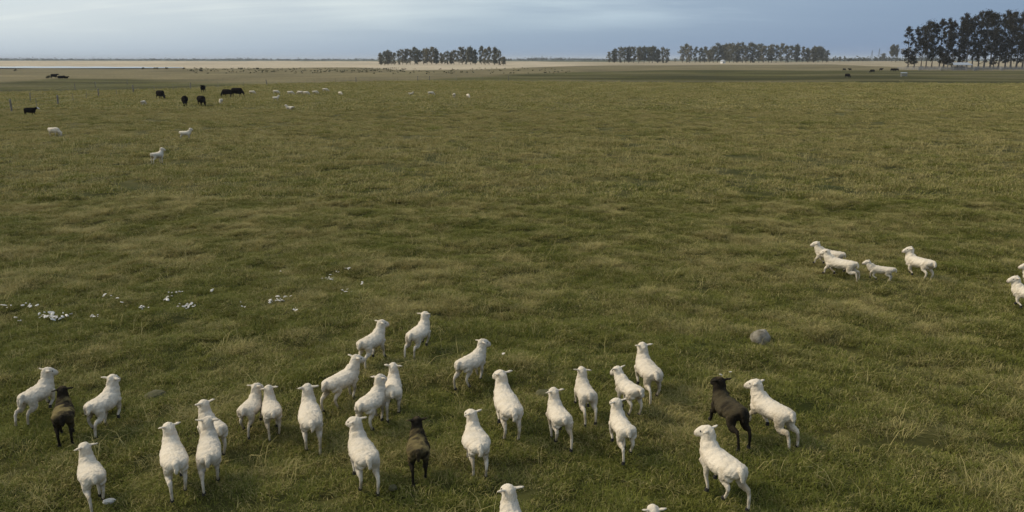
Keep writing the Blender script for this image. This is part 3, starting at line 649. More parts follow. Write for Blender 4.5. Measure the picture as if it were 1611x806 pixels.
CL = [(46, 482, 9, 14, 6), (86, 497.5, 24, 22, 5), (70, 500, 6, 30, 4), (30, 503, 4, 8, 2), (148, 498, 5, 12, 4), (228, 485.5, 7, 6, 3.5), (275, 460, 6, 14, 3), (296, 481, 14, 16, 5), (266, 470, 5, 8, 4),
      (438, 473.5, 14, 12, 3.5), (448, 462, 4, 8, 2), (381, 479, 4, 5, 3), (465, 488, 3, 3, 3), (517, 438, 16, 8, 4), (545, 431, 3, 5, 2), (541, 459, 5, 9, 3), (333, 459, 2, 3, 1), (442, 427, 2, 2, 1), (12, 481, 3, 8, 3), (190, 470, 4, 30, 8), (575, 448, 2, 12, 4)]
WHERE = ['at far left, upper of two patches', 'at far left in the densest patch', 'at far left below the densest patch', 'at far left, lowest of that patch', 'just right of the densest left patch', 'in the small lone patch at left', 'in the topmost row at left', 'in the loose patch between the two left clusters', 'above the loose patch at left', 'in the bright patch left of the farthest sheep', 'above the bright patch left of the farthest sheep', 'left of the bright patch', 'right of and below the bright patch',
         'in the bright patch nearest the picture centre', 'beyond the patch nearest the picture centre', 'below the patch nearest the picture centre', 'alone above the left patches', 'alone high above the bright patch', 'by the left picture edge', 'loosely strewn between the left patches', 'far right of the patch nearest the picture centre']
for (cx_, cy_, n, rx, ry), wh in zip(CL, WHERE):
    for k in range(n):
        scrap(cx_ + R.gauss(0, rx * 0.6), cy_ + R.gauss(0, ry * 0.55), R.choice((0.45, 0.6, 0.7, 0.9, 1.2)), 'small white scrap in the grass ' + wh, 'white scraps strewn in the grass')
put_rock(172, 795, 0.08, 0.04, 0.035, 'pale elongated scrap in the grass by the hind feet of the lower left sheep', 23, M_SCRAP, 0.07, 0.35, name='white_scrap', cat='scrap')
scrap(1134, 591, 0.9, 'white scrap in the grass above the blackish sheep'); scrap(1149, 586, 0.6, 'tiny white scrap above and right of the blackish sheep')
scrap(641, 531, 0.7, 'tiny pale scrap left of the sheep farthest ahead in the flock'); scrap(792, 562, 0.8, 'tiny pale scrap above the big sheep at picture centre')

# ------------------------------------------------------------------ trees
def leaf_cloud(centres, radii, n_per, size, seed):
    rg = np.random.default_rng(seed); Vs = []; lv = []
    for (c, r, n) in zip(centres, radii, n_per):
        d = rg.normal(size=(n, 3)); d /= np.linalg.norm(d, axis=1)[:, None]
        p = c + d * np.abs(rg.normal(0, 0.72, (n, 1))) * np.array(r)
        u = rg.normal(size=(n, 3)); u[:, 2] -= 0.5; u /= np.linalg.norm(u, axis=1)[:, None]
        w = np.cross(u, rg.normal(size=(n, 3))); w /= np.linalg.norm(w, axis=1)[:, None]
        s = size * rg.uniform(0.6, 1.35, (n, 1)); a = p - u * s; b = p + w * s * 0.45; cc = p + u * s; dd = p - w * s * 0.45
        Vs.append(np.stack([a, b, cc, dd], 1).reshape(-1, 3)); lv.append(np.repeat(rg.uniform(0, 1, n) * 0.6 + rg.uniform(0, 0.4), 4))
    V = np.concatenate(Vs); lv = np.concatenate(lv); Q = np.arange(len(V)).reshape(-1, 4)
    me = mesh_fast('crown', V, Q); a = me.attributes.new('leaf', 'FLOAT', 'POINT'); a.data.foreach_set('value', lv.astype(np.float32)); return me
def make_tree(seed, height, spread, leaf, density, kind='gum', low=0.28, bare=0.0, more=1, cl=1.0):
    """returns trunk mesh, crown mesh; base at origin"""
    rr = random.Random(seed); S = Soup(); cen = []; rad = []; num = []
    stems = rr.choice((1, 1, 2)) if kind == 'gum' else 2
    for st in range(stems):
        hgt = height * (1.0 if st == 0 else rr.uniform(0.72, 0.92)); lean = (rr.uniform(-0.06, 0.06) * height + (0.10 * height * rr.choice((-1, 1)) if st else 0), rr.uniform(-0.06, 0.06) * height)
        pts = [(lean[0] * t ** 1.3 + rr.gauss(0, 0.008) * height * t, lean[1] * t ** 1.3 + rr.gauss(0, 0.008) * height * t, hgt * t * 0.93) for t in np.linspace(0, 1, 8)]
        pts[0] = (0.25 * st, 0.1 * st, -0.3)
        r0 = height * 0.013 * (1 if st == 0 else 0.75); r = [r0 * (1 - 0.86 * t) for t in np.linspace(0, 1, 8)]; r[0] *= 1.35
        S.add(tube(*interp_path(pts, r, r, 14), seg=7))
        nb = rr.randint(15, 19) * more
        for b in range(nb):
            t = low + (0.96 - low) * (b + rr.random()) / nb
            i = min(int(t * 7), 6); k = t * 7 - i; p0 = np.array(pts[i]) * (1 - k) + np.array(pts[i + 1]) * k
            a = rr.uniform(0, 6.283); env = math.sin(math.pi * min(1, (t - low * 0.6 + 0.08) / (1.06 - low * 0.6)) ** 0.8) ** 0.5 * rr.choice((0.6, 0.85, 1.0, 1.1))
            ln = spread * (0.35 + 0.75 * env) * rr.uniform(0.55, 1.15); el = rr.uniform(0.35, 1.0)
            tip = p0 + np.array([math.cos(a) * math.cos(el), math.sin(a) * math.cos(el), math.sin(el)]) * ln
            md = p0 + (tip - p0) * 0.5 + np.array([math.cos(a), math.sin(a), -0.3]) * ln * 0.12
            br = max(r0 * (1 - 0.86 * t) * 0.5, 0.05); S.add(tube(*interp_path([p0, md, tip], [br, br * 0.6, br * 0.25], [br, br * 0.6, br * 0.25], 6), seg=5))
            if rr.random() < bare: continue
            for q in range(rr.randint(2, 3)):
                c = p0 + (tip - p0) * rr.uniform(0.55, 1.12) + np.array([rr.gauss(0, 1), rr.gauss(0, 1), rr.gauss(0, 0.8)]) * spread * 0.10
                R_ = cl * spread * rr.uniform(0.15, 0.32); cen.append(c); rad.append((R_ * 1.1, R_ * 1.1, R_ * rr.uniform(0.75, 1.25))); num.append(int(density * (R_ / (cl * spread * 0.25)) ** 2))
        top = np.array(pts[-1]); 
        for q in range(3):
            R_ = spread * rr.uniform(0.16, 0.26); cen.append(top + np.array([rr.gauss(0, 0.14), rr.gauss(0, 0.14), rr.uniform(-0.16, 0.16)]) * spread); rad.append((R_, R_, R_ * 1.3)); num.append(int(density * 0.8))
    tm = mesh_np('trunk', S.V, S.F); smooth(tm); cm = leaf_cloud(cen, rad, num, leaf, seed + 900)
    return tm, cm
def plant_tree(var, px, base_y, top_y, label, group, dist_off=0.0, rz=None, wide=1.0, name='gum_tree'):
    p = unproj(px, base_y); d = math.hypot(p[0], p[1]); k = (d + dist_off) / d; x, y = p[0] * k, p[1] * k; z = float(terrain(x, y))
    zt = unproj(px, top_y, 0.0); a = -(top_y - CY) / F_PX; dy = math.cos(TH) + a * math.sin(TH); dz = -math.sin(TH) + a * math.cos(TH)
    top = H + dz / dy * y; hgt = max(top - z, 1.0)
    tm, cm, h0, mats = var; s = hgt / h0
    o = bpy.data.objects.new(name, None); COL.objects.link(o); o.location = (x, y, z); o.rotation_euler = (0, 0, R.uniform(0, 6.28) if rz is None else rz); o.scale = (s * wide, s * wide, s)
    o.empty_display_size = 0.5
    link('trunk', tm, None, o); link('crown', cm, None, o); tag(o, label, 'tree', group); return o
def variant(seed, h, spread, leaf, dens, lm, **kw):
    tm, cm = make_tree(seed, h, spread, leaf, dens, **kw); tm.materials.append(M_BARK); cm.materials.append(lm)
    z = np.empty(len(cm.vertices) * 3, np.float32); cm.vertices.foreach_get('co', z)
    return tm, cm, float(z[2::3].max()) * 0.985, None
VA = [variant(300 + k, 18.5, 3.9 + 0.5 * (k % 3), 0.40, 60, M_LEAF, low=(0.03, 0.06, 0.11)[k % 3], more=2, cl=0.9) for k in range(7)]
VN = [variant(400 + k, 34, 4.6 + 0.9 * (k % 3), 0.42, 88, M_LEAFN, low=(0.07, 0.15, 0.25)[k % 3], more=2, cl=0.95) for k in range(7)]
VB = [variant(500 + k, 2.2, 1.3, 0.16, 34, M_BUSH, low=0.05) for k in range(3)]
VD = [variant(523, 15, 2.6, 0.34, 50, M_LEAF, low=0.36, more=2, cl=0.8), variant(521, 14, 3.0, 0.35, 22, M_LEAF, low=0.5, bare=0.55)]
def grove(var, crops, x0, y0, sc, base_y, title, group, jitter=40, extra=()):
    items = sorted(crops)
    for i, (cx_, ty) in enumerate(items):
        by = base_y if not callable(base_y) else base_y(cx_)
        plant_tree(var[R.randrange(len(var))], x0 + cx_ / sc, y0 + by / sc, y0 + ty / sc, 'gum tree, %s from the left in the %s' % (ORD[i], title), group, dist_off=R.uniform(-0.2, 1.0) * jitter, wide=R.uniform(0.85, 1.2))
# four groves: tree position and top, read off enlarged crops of the photograph
grove(VA, [(130, 150), (165, 135), (205, 118), (240, 140), (270, 150), (318, 122), (360, 112), (400, 108), (440, 112), (488, 84), (520, 108), (580, 108), (618, 94), (668, 88), (712, 100), (770, 150), (800, 148), (832, 128), (870, 142), (902, 118), (955, 124), (990, 88), (1030, 108), (1075, 78), (1125, 112), (1190, 78), (1230, 108), (1272, 86), (1330, 86), (1375, 118), (1425, 190)],
      580, 60, 6.7125, lambda c: 290 - 10 * math.sin(math.pi * (c - 110) / 1300), 'small grove left of centre on the horizon', 'trees of the grove left of centre')
grove(VA, [(78, 132), (112, 108), (150, 96), (180, 98), (208, 94), (240, 96), (275, 92), (310, 90), (345, 96), (365, 88), (400, 112), (432, 96), (462, 108)], 940, 50, 4.239, 214, 'short grove right of centre', 'trees of the short grove right of centre')
grove(VA, [(565, 92), (592, 72), (615, 88), (650, 98), (685, 104), (715, 96), (745, 112), (772, 88), (800, 70), (822, 90), (850, 72), (878, 70), (905, 80), (930, 68), (965, 68), (990, 90), (1018, 64), (1045, 76), (1075, 74), (1105, 90), (1140, 88), (1160, 78), (1190, 82), (1222, 74), (1255, 86), (1290, 86), (1325, 78), (1365, 96), (1400, 104), (1440, 92), (1470, 90), (1500, 108), (1525, 122)],
      940, 50, 4.239, 213, 'long grove right of centre', 'trees of the long grove right of centre')
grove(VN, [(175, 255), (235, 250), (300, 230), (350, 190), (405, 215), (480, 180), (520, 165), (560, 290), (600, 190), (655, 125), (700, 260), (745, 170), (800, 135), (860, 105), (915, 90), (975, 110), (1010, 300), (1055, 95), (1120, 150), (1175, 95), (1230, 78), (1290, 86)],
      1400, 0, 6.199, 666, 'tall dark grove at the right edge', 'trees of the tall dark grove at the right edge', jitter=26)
for i, (px, ty, k) in enumerate([(1640, 18, 1), (1668, 12, 3), (1700, 20, 0)]):
    plant_tree(VN[k], px, 107.4, ty, 'gum tree of the tall dark grove, %s beyond the right picture edge' % ORD[i], 'trees of the tall dark grove at the right edge')
GS = 'scattered trees left of the tall grove'
plant_tree(VD[0], 1402, 99.5, 69.5, 'lone gum tree with bare trunk, left half of the pair by the tall grove', GS, wide=0.9)
plant_tree(VD[0], 1408.5, 99.5, 70, 'lone gum tree with bare trunk, right half of the pair by the tall grove', GS, rz=2.0, wide=0.9)
plant_tree(VA[2], 1389, 98, 83, 'small round tree left of the lone pair of gum trees', GS)
plant_tree(VD[1], 1419, 98.5, 76, 'sparse half bare tree right of the lone pair of gum trees', GS)
plant_tree(VD[1], 1429, 98.5, 74, 'sparse half bare tree at the left end of the tall grove', GS, rz=1.0)
for i, (px, ty) in enumerate([(1311, 90), (1321, 88.5), (1328, 88), (1335, 92), (1300, 86)]):
    plant_tree(VA[(i * 2) % 7], px, 99, ty, 'low round tree, %s from the left at the right end of the long grove' % ORD[(1, 2, 3, 4, 0)[i]], 'low trees after the long grove')
plant_tree(VA[4], 1051, 99.5, 90, 'small pale tree in the gap between the two right groves, left one', 'small trees in the grove gap'); plant_tree(VA[1], 1062, 99.5, 91.5, 'small pale tree in the gap between the two right groves, right one', 'small trees in the grove gap')
# bushes on the marsh
for px, by, ty, lab in [(24, 112.3, 108.6, 'dark low bush at far left by the water'), (76, 123.8, 119, 'grey bush left of the three lying cattle'), (289, 109.6, 106.2, 'dark bush at the right end of the water'), (316, 112.6, 108.9, 'dark bush on the marsh right of the water'), (317.5, 109.5, 107, 'small bush behind the dark bush on the marsh'), (380, 110, 107.4, 'small bush at the sand edge, left of two'), (405, 110, 107.4, 'small bush at the sand edge, right of two'),
                        (225, 109.2, 107.6, 'tiny bush at the water edge, first of four'), (243, 109.2, 107.6, 'tiny bush at the water edge, second of four'), (247.5, 109.2, 107.6, 'tiny bush at the water edge, third of four'), (262, 109.2, 107.6, 'tiny bush at the water edge, fourth of four')]:
    o = plant_tree(VB[R.randrange(3)], px, by, ty, lab, 'bushes on the marsh', wide=2.0, name='bush'); o['category'] = 'bush'
# scrub of the marsh: low tufts nobody could count
def scrub():
    rg = np.random.default_rng(5); C = []; Rr = []; nn = []
    for k in range(560):
        px = rg.uniform(300, 900); py = rg.uniform(107.6, 116.5)
        if rg.random() > (0.95 if py < 114 and px < 640 else 0.35): continue
        p = unproj(px, py); s = rg.uniform(0.2, 0.5); C.append(np.array([p[0], p[1], float(terrain(p[0], p[1])) + s * 0.5])); Rr.append((s * 2.2, s * 1.6, s * 0.75)); nn.append(9)
    me = leaf_cloud(C, Rr, nn, 0.3, 6); o = link('marsh_scrub', me, M_BUSH); tag(o, 'low grey-green scrub dotted over the marsh', 'scrub', kind='stuff')
scrub()
def far_woods():
    rg = np.random.default_rng(8); C = []; Rr = []; nn = []
    for lo, hi, d0, hgt, n in ((-450, 600, 3600, 7.5, 900), (780, 960, 2900, 8, 150), (1280, 1460, 1750, 9, 90), (900, 2000, 3900, 9, 600)):
        for k in range(n):
            px = rg.uniform(lo, hi); d = d0 * rg.uniform(0.9, 1.3); x = (px - CX) / F_PX * d * 1.0275; h = hgt * rg.uniform(0.5, 1.25) * (0.6 + 0.9 * float(fbm(px / 45.0, 0.0, 3, 77)))
            C.append(np.array([x, d, h * 0.5])); Rr.append((h * 1.5, h, h * 0.55)); nn.append(16)
    me = leaf_cloud(C, Rr, nn, 2.6, 9); o = link('far_woods', me, M_BUSH); tag(o, 'far-off low woods along the horizon', 'woods', kind='stuff')
far_woods()

# ------------------------------------------------------------------ fences, pens, shed, house, masts
def boxv(S, c, sx, sy, sz, rz=0.0):
    b = []; cs, sn = math.cos(rz), math.sin(rz)
    for dz in (0, 1):
        for dx, dy in ((-1, -1), (1, -1), (1, 1), (-1, 1)):
            x, y = dx * sx / 2, dy * sy / 2; b.append((c[0] + x * cs - y * sn, c[1] + x * sn + y * cs, c[2] + dz * sz))
    S.add((b, [(0, 3, 2, 1), (4, 5, 6, 7), (0, 1, 5, 4), (1, 2, 6, 5), (2, 3, 7, 6), (3, 0, 4, 7)]))
def post_mesh(h, r, seed):
    rr = random.Random(seed); pts = [(rr.gauss(0, 0.006) * i, rr.gauss(0, 0.006) * i, -0.25 + (h + 0.25) * i / 5) for i in range(6)]
    rd = [r * rr.uniform(0.88, 1.12) for _ in range(6)]; v, f = tube(pts, rd, rd, seg=8); me = mesh_np('post', v, f); me.materials.append(M_POST); return me
def fence(line, thick, name, label, wires=(0.35, 0.65, 0.95), h=1.15, picket=6.0, group='wire fences', category='fence'):
    """line: ground pixels of the stout posts; thin droppers between them"""
    P_ = [];
    for px, py in line:
        p = unproj(px, py); g = float(terrain(p[0], p[1])); P_.append(np.array([p[0], p[1], g]))
    root = bpy.data.objects.new(name, None); COL.objects.link(root); root.location = Vector(P_[0]); tag(root, label, category)
    o0 = P_[0]; PM = [post_mesh(h * 1.12, thick, k) for k in range(3)]; PT = [post_mesh(h, 0.028, 20 + k) for k in range(3)]
    tops = []
    for a, b in zip(P_[:-1], P_[1:]):
        n = max(1, int(np.linalg.norm(b - a) / picket)); n = min(n, 14)
        for k in range(n):
            q = a + (b - a) * k / n; tops.append((q, k == 0))
    tops.append((P_[-1], True))
    for q, big in tops:
        q = np.array([q[0], q[1], float(terrain(q[0], q[1]))]); m = R.choice(PM if big else PT); o = link('post', m, None, root); o.location = Vector(q - o0); o.rotation_euler = (R.gauss(0, 0.05), R.gauss(0, 0.05), R.uniform(0, 6))
    for w in wires:
        pts = [(q[0] - o0[0], q[1] - o0[1], float(terrain(q[0], q[1])) + h * w - o0[2]) for q, _ in tops]
        v, f = tube(pts, [0.004] * len(pts), [0.004] * len(pts), side=(0, 0, 1), seg=4); me = mesh_np('wire', v, f); me.materials.append(M_WIRE); link('wire', me, None, root)
    return root
fence([(-60, 190), (18.5, 177.5), (92, 166), (155, 153.2), (210, 147.5), (300, 140.5), (420, 135), (560, 130), (657, 128), (676, 128), (800, 127.5)], 0.10, 'wire_fence', 'wire fence with grey wooden posts running back from the left edge')
fence([(48, 161.5), (118, 141.8), (150, 137), (200, 133)], 0.06, 'wire_fence', 'thin post fence across the greener field at far left', picket=30)
def pens():
    root = bpy.data.objects.new('cattle_pens', None); COL.objects.link(root); p0 = unproj(1425, 111.5); z0 = float(terrain(p0[0], p0[1])); root.location = (p0[0], p0[1], z0)
    tag(root, 'grey board cattle pens along the foot of the tall dark grove', 'pens')
    lines = [[(1412, 110.6), (1425, 110.9), (1445, 111.3), (1480, 111.6), (1520, 111.8), (1560, 111.6), (1611, 111.6), (1700, 111.8)], [(1425, 109.4), (1470, 109.2), (1540, 109.4), (1611, 109.4)], [(1445, 111.2), (1452, 109.5)], [(1480, 111.5), (1478, 109.3)], [(1532, 111.6), (1540, 109.5)], [(1575, 111.5), (1572, 109.5)]]
    S_post = Soup(); boxv(S_post, (0, 0, -0.2), 0.2, 0.2, 1.9); pm = mesh_np('post', S_post.V, S_post.F); pm.materials.append(M_DARKWOOD)
    for ln in lines:
        Q = [unproj(*q) for q in ln]
        for a, b in zip(Q[:-1], Q[1:]):
            L_ = math.hypot(b[0] - a[0], b[1] - a[1]); ang = math.atan2(b[1] - a[1], b[0] - a[0]); n = max(1, round(L_ / 5.0))
            for k in range(n):
                q = a + (b - a) * k / n; o = link('post', pm, None, root); o.location = (q[0] - p0[0], q[1] - p0[1], float(terrain(q[0], q[1])) - z0)
            for zz in (0.35, 0.8, 1.25):
                S = Soup(); boxv(S, (0, 0, 0), L_ - 0.02, 0.05, 0.24); me = mesh_np('board', S.V, S.F); me.materials.append(M_DARKWOOD); o = link('board', me, None, root)
                m = (a + b) / 2; o.location = (m[0] - p0[0], m[1] - p0[1], float(terrain(m[0], m[1])) - z0 + zz); o.rotation_euler = (0, 0, ang)
pens()
def shed():
    p = unproj(1509, 110.9); z0 = float(terrain(p[0], p[1])); root = bpy.data.objects.new('open_shed', None); COL.objects.link(root); root.location = (p[0], p[1], z0)
    tag(root, 'open-sided shed with pale metal roof in front of the tall dark grove', 'shed'); w, dp, h = 10.0, 6.5, 2.6
    S = Soup(); boxv(S, (0, 0, 0), 0.22, 0.22, h); pm = mesh_np('post', S.V, S.F); pm.materials.append(M_DARKWOOD)
    for x in (-w / 2 + 0.3, -w / 6, w / 6, w / 2 - 0.3):
        for y in (-dp / 2 + 0.3, dp / 2 - 0.3): o = link('post', pm, None, root); o.location = (x, y, 0)
    for s in (-1, 1):
        V = [(-w / 2, s * dp / 2 * 1.06, h - 0.05), (w / 2, s * dp / 2 * 1.06, h - 0.05), (w / 2 - 1.2, s * 0.02, h + 1.15), (-w / 2 + 1.2, s * 0.02, h + 1.15)]; V += [(a, b, c + 0.06) for a, b, c in V]
        me = mesh_np('roof_slope', V, [(0, 1, 2, 3), (7, 6, 5, 4), (0, 4, 5, 1), (1, 5, 6, 2), (2, 6, 7, 3), (3, 7, 4, 0)]); me.materials.append(M_ROOF); link('roof_slope', me, None, root)
    S = Soup(); boxv(S, (0.8, dp / 2 - 0.6, 0.02), w * 0.7, 0.1, 1.9); me = mesh_np('back_wall', S.V, S.F); me.materials.append(M_DARKWOOD); link('back_wall', me, None, root)
    for s in (-1, 1):
        S = Soup(); boxv(S, (0, s * (dp / 2 - 0.1), h - 0.28), w - 0.3, 0.16, 0.2); me = mesh_np('beam', S.V, S.F); me.materials.append(M_DARKWOOD); link('beam', me, None, root)
shed()
def trough():
    p = unproj(1421.7, 120.6); z0 = float(terrain(p[0], p[1])); root = bpy.data.objects.new('feed_trough', None); COL.objects.link(root); root.location = (p[0], p[1], z0)
    tag(root, 'pale roofed feed trough alone on the far right pasture', 'trough')
    S = Soup(); boxv(S, (0, 0, 0), 0.12, 0.12, 1.25); pm = mesh_np('leg', S.V, S.F); pm.materials.append(M_DARKWOOD)
    for x in (-0.85, 0.85):
        for y in (-0.4, 0.4): o = link('leg', pm, None, root); o.location = (x, y, 0)
    S = Soup(); boxv(S, (0, 0, 0.35), 1.58, 0.66, 0.4); me = mesh_np('bin', S.V, S.F); me.materials.append(M_DARKWOOD); link('bin', me, None, root)
    V = [(-1.05, -0.5, 1.2), (1.05, -0.5, 1.2), (1.05, 0.5, 1.4), (-1.05, 0.5, 1.4)]; V += [(a, b, c + 0.05) for a, b, c in V]
    me = mesh_np('roof', V, [(0, 3, 2, 1), (4, 5, 6, 7), (0, 1, 5, 4), (1, 2, 6, 5), (2, 3, 7, 6), (3, 0, 4, 7)]); me.materials.append(M_ROOF); link('roof', me, None, root)
trough()
def house():
    p = unproj(1137, 101); k = 0.997; x, y = p[0] * k, p[1] * k; z0 = float(terrain(x, y)); root = bpy.data.objects.new('farmhouse', None); COL.objects.link(root); root.location = (x, y, z0); root.rotation_euler = (0, 0, 0.35)
    tag(root, 'small white gabled house among the trees of the long grove', 'house'); w, dp, h, g = 3.6, 5.0, 2.4, 1.4
    V = [(-w / 2, -dp / 2, 0), (w / 2, -dp / 2, 0), (w / 2, -dp / 2, h), (0, -dp / 2, h + g), (-w / 2, -dp / 2, h), (-w / 2, dp / 2, 0), (w / 2, dp / 2, 0), (w / 2, dp / 2, h), (0, dp / 2, h + g), (-w / 2, dp / 2, h)]
    me = mesh_np('wall', V, [(0, 1, 2, 3, 4), (9, 8, 7, 6, 5), (1, 6, 7, 2), (5, 0, 4, 9)]); me.materials.append(M_WALLW); link('wall', me, None, root)
    for s in (-1, 1):
        Vr = [(0, -dp / 2 - 0.3, h + g + 0.05), (0, dp / 2 + 0.3, h + g + 0.05), (s * (w / 2 + 0.35), dp / 2 + 0.3, h - 0.25), (s * (w / 2 + 0.35), -dp / 2 - 0.3, h - 0.25)]; Vr += [(a, b, c + 0.12) for a, b, c in Vr]
        me = mesh_np('roof_slope', Vr, [(0, 1, 2, 3), (7, 6, 5, 4), (0, 4, 5, 1), (1, 5, 6, 2), (2, 6, 7, 3), (3, 7, 4, 0)]); me.materials.append(M_ROOF); link('roof_slope', me, None, root)
    for nm, x_, z_, sx, sz in (('door', -1.2, 0.0, 0.9, 2.0), ('window', 1.1, 1.0, 1.0, 1.1)):
        S = Soup(); boxv(S, (x_, -dp / 2 - 0.02, z_), sx, 0.06, sz); me = mesh_np(nm, S.V, S.F); me.materials.append(M_DARKWOOD); link(nm, me, None, root)
house()
def mast(px, top, lab):
    d = 1500.0; x = (px - CX) / F_PX * d * 1.0275; a = -(top - CY) / F_PX; h = H + (-math.sin(TH) + a * math.cos(TH)) / (math.cos(TH) + a * math.sin(TH)) * d
    root = bpy.data.objects.new('lattice_mast', None); COL.objects.link(root); z0 = float(terrain(x, d)); root.location = (x, d, z0); tag(root, lab, 'mast', 'thin masts on the far horizon'); h -= z0
    legs = []
    for sx, sy in ((-1, -1), (1, -1), (1, 1), (-1, 1)):
        pts = [(sx * 2.2 * (1 - 0.93 * t), sy * 2.2 * (1 - 0.93 * t), h * t) for t in (0, 0.5, 1)]; v, f = tube(pts, [0.14] * 3, [0.14] * 3, side=(1, 0, 0), seg=5); me = mesh_np('leg', v, f); me.materials.append(M_WIRE); link('leg', me, None, root)
    for k in range(7):
        t = k / 7; t2 = (k + 1) / 7; r1 = 2.2 * (1 - 0.93 * t); r2 = 2.2 * (1 - 0.93 * t2)
        for ax in range(2):
            pts = [(-r1, -r1, h * t), (r2, -r2, h * t2)] if ax == 0 else [(r1, r1, h * t), (-r2, r2, h * t2)]; v, f = tube(pts, [0.09] * 2, [0.09] * 2, side=(0, 1, 0), seg=4); me = mesh_np('brace', v, f); me.materials.append(M_WIRE); link('brace', me, None, root)
mast(1341, 79.5, 'thin lattice mast on the horizon, left one of two'); mast(1351.5, 76.5, 'thin lattice mast on the horizon, right one of two')

# ------------------------------------------------------------------ grass
CLUMPS = bpy.data.collections.new('grass_clumps')
def clump(name, nblade, radius, hmin, hmax, width, lean, seed, bias=0.0, segs=2, mat=None):
    rg = np.random.default_rng(seed); V = []; Q = []; B = []
    for b in range(nblade):
        r = radius * math.sqrt(rg.random()); a = rg.uniform(0, 6.283); p = np.array([r * math.cos(a), r * math.sin(a), -0.015]); h = rg.uniform(hmin, hmax) * (1.0 - 0.35 * (r / radius) ** 2)
        la = rg.uniform(0, 6.283) if rg.random() < 0.5 else a + rg.normal() * 0.7
        ld = np.array([math.cos(la), math.sin(la), 0]); ll = h * abs(rg.normal(lean, 0.35)); sd = np.array([-math.sin(la + rg.normal() * 0.6), math.cos(la), 0]); w = width * rg.uniform(0.6, 1.3)
        m = p + ld * ll * 0.35 + np.array([0, 0, h * 0.62]); t = p + ld * ll + np.array([0, 0, h * rg.uniform(0.75, 1.0) * (1 if ll < h else 0.8)])
        o = len(V); V += [p - sd * w / 2, p + sd * w / 2, m + sd * w * 0.42, m - sd * w * 0.42, t + sd * w * 0.08, t - sd * w * 0.08]; Q += [(o, o + 1, o + 2, o + 3), (o + 3, o + 2, o + 4, o + 5)]
        B += [min(1, max(0, rg.random() + bias))] * 6
    me = mesh_fast(name, np.array(V), np.array(Q)); a = me.attributes.new('blade', 'FLOAT', 'POINT'); a.data.foreach_set('value', np.array(B, np.float32)); me.materials.append(mat or M_GRASS)
    o = bpy.data.objects.new(name, me); CLUMPS.objects.link(o); return o
# indices follow the alphabetical order of the names
for k in range(3): clump('c%02d' % k, 120, 0.21, 0.04, 0.095, 0.0075, 1.1, 700 + k, -0.10)                 # 0-2 short turf
for k in range(3): clump('c%02d' % (3 + k), 90, 0.20, 0.07, 0.16, 0.0062, 1.5, 710 + k, 0.12)               # 3-5 longer tussock
for k in range(2): clump('c%02d' % (6 + k), 6, 0.20, 0.14, 0.36, 0.0060, 1.5, 720 + k, 0.55)                # 6-7 dry stems
for k in range(3): clump('c%02d' % (8 + k), 120, 0.52, 0.06, 0.17, 0.020, 0.9, 730 + k, 0.0)               # 8-10 coarse, middle distance
for k in range(3): clump('c%02d' % (11 + k), 110, 1.25, 0.07, 0.20, 0.055, 1.0, 740 + k, 0.0)              # 11-13 very coarse, far
def gn_instancer():
    g = bpy.data.node_groups.new('scatter_grass', 'GeometryNodeTree'); g.interface.new_socket('Geometry', in_out='INPUT', socket_type='NodeSocketGeometry'); g.interface.new_socket('Geometry', in_out='OUTPUT', socket_type='NodeSocketGeometry')
    N = g.nodes; L = g.links; i = N.new('NodeGroupInput'); o = N.new('NodeGroupOutput'); iop = N.new('GeometryNodeInstanceOnPoints'); ci = N.new('GeometryNodeCollectionInfo')
    ci.inputs['Collection'].default_value = CLUMPS; ci.inputs['Separate Children'].default_value = True; ci.inputs['Reset Children'].default_value = True
    L.new(i.outputs[0], iop.inputs['Points']); L.new(ci.outputs[0], iop.inputs['Instance']); iop.inputs['Pick Instance'].default_value = True
    def na(nm, t):
        n = N.new('GeometryNodeInputNamedAttribute'); n.data_type = t; n.inputs['Name'].default_value = nm; return n.outputs['Attribute']
    L.new(na('idx', 'INT'), iop.inputs['Instance Index']); L.new(na('rot', 'FLOAT_VECTOR'), iop.inputs['Rotation']); L.new(na('scl', 'FLOAT_VECTOR'), iop.inputs['Scale']); L.new(iop.outputs[0], o.inputs[0]); return g
GN = gn_instancer()
def scatter(name, label, x, y, idx, scl, dry, tint):
    n = len(x); z = terrain(x, y); me = bpy.data.meshes.new(name); me.vertices.add(n); me.vertices.foreach_set('co', np.stack([x, y, z], -1).astype(np.float32).ravel())
    rot = np.stack([NR.normal(0, 0.12, n), NR.normal(0, 0.12, n), NR.uniform(0, 6.283, n)], -1)
    for nm, t, v, key in (('idx', 'INT', idx.astype(np.int32), 'value'), ('rot', 'FLOAT_VECTOR', rot.astype(np.float32), 'vector'), ('scl', 'FLOAT_VECTOR', scl.astype(np.float32), 'vector'), ('dry', 'FLOAT', dry.astype(np.float32), 'value'), ('tint', 'FLOAT', tint.astype(np.float32), 'value')):
        a = me.attributes.new(nm, t, 'POINT'); a.data.foreach_set(key, v.ravel())
    o = link(name, me); m = o.modifiers.new('grass', 'NODES'); m.node_group = GN; tag(o, label, 'grass', kind='stuff'); return o
HALF = 805.5 / F_PX * 1.12
def sample(y0, y1, dens):
    n = int(HALF * (y1 * y1 - y0 * y0) * dens); y = np.sqrt(NR.uniform(y0 * y0, y1 * y1, n)); x = NR.uniform(-1, 1, n) * (HALF * y + 1.0); return x, y
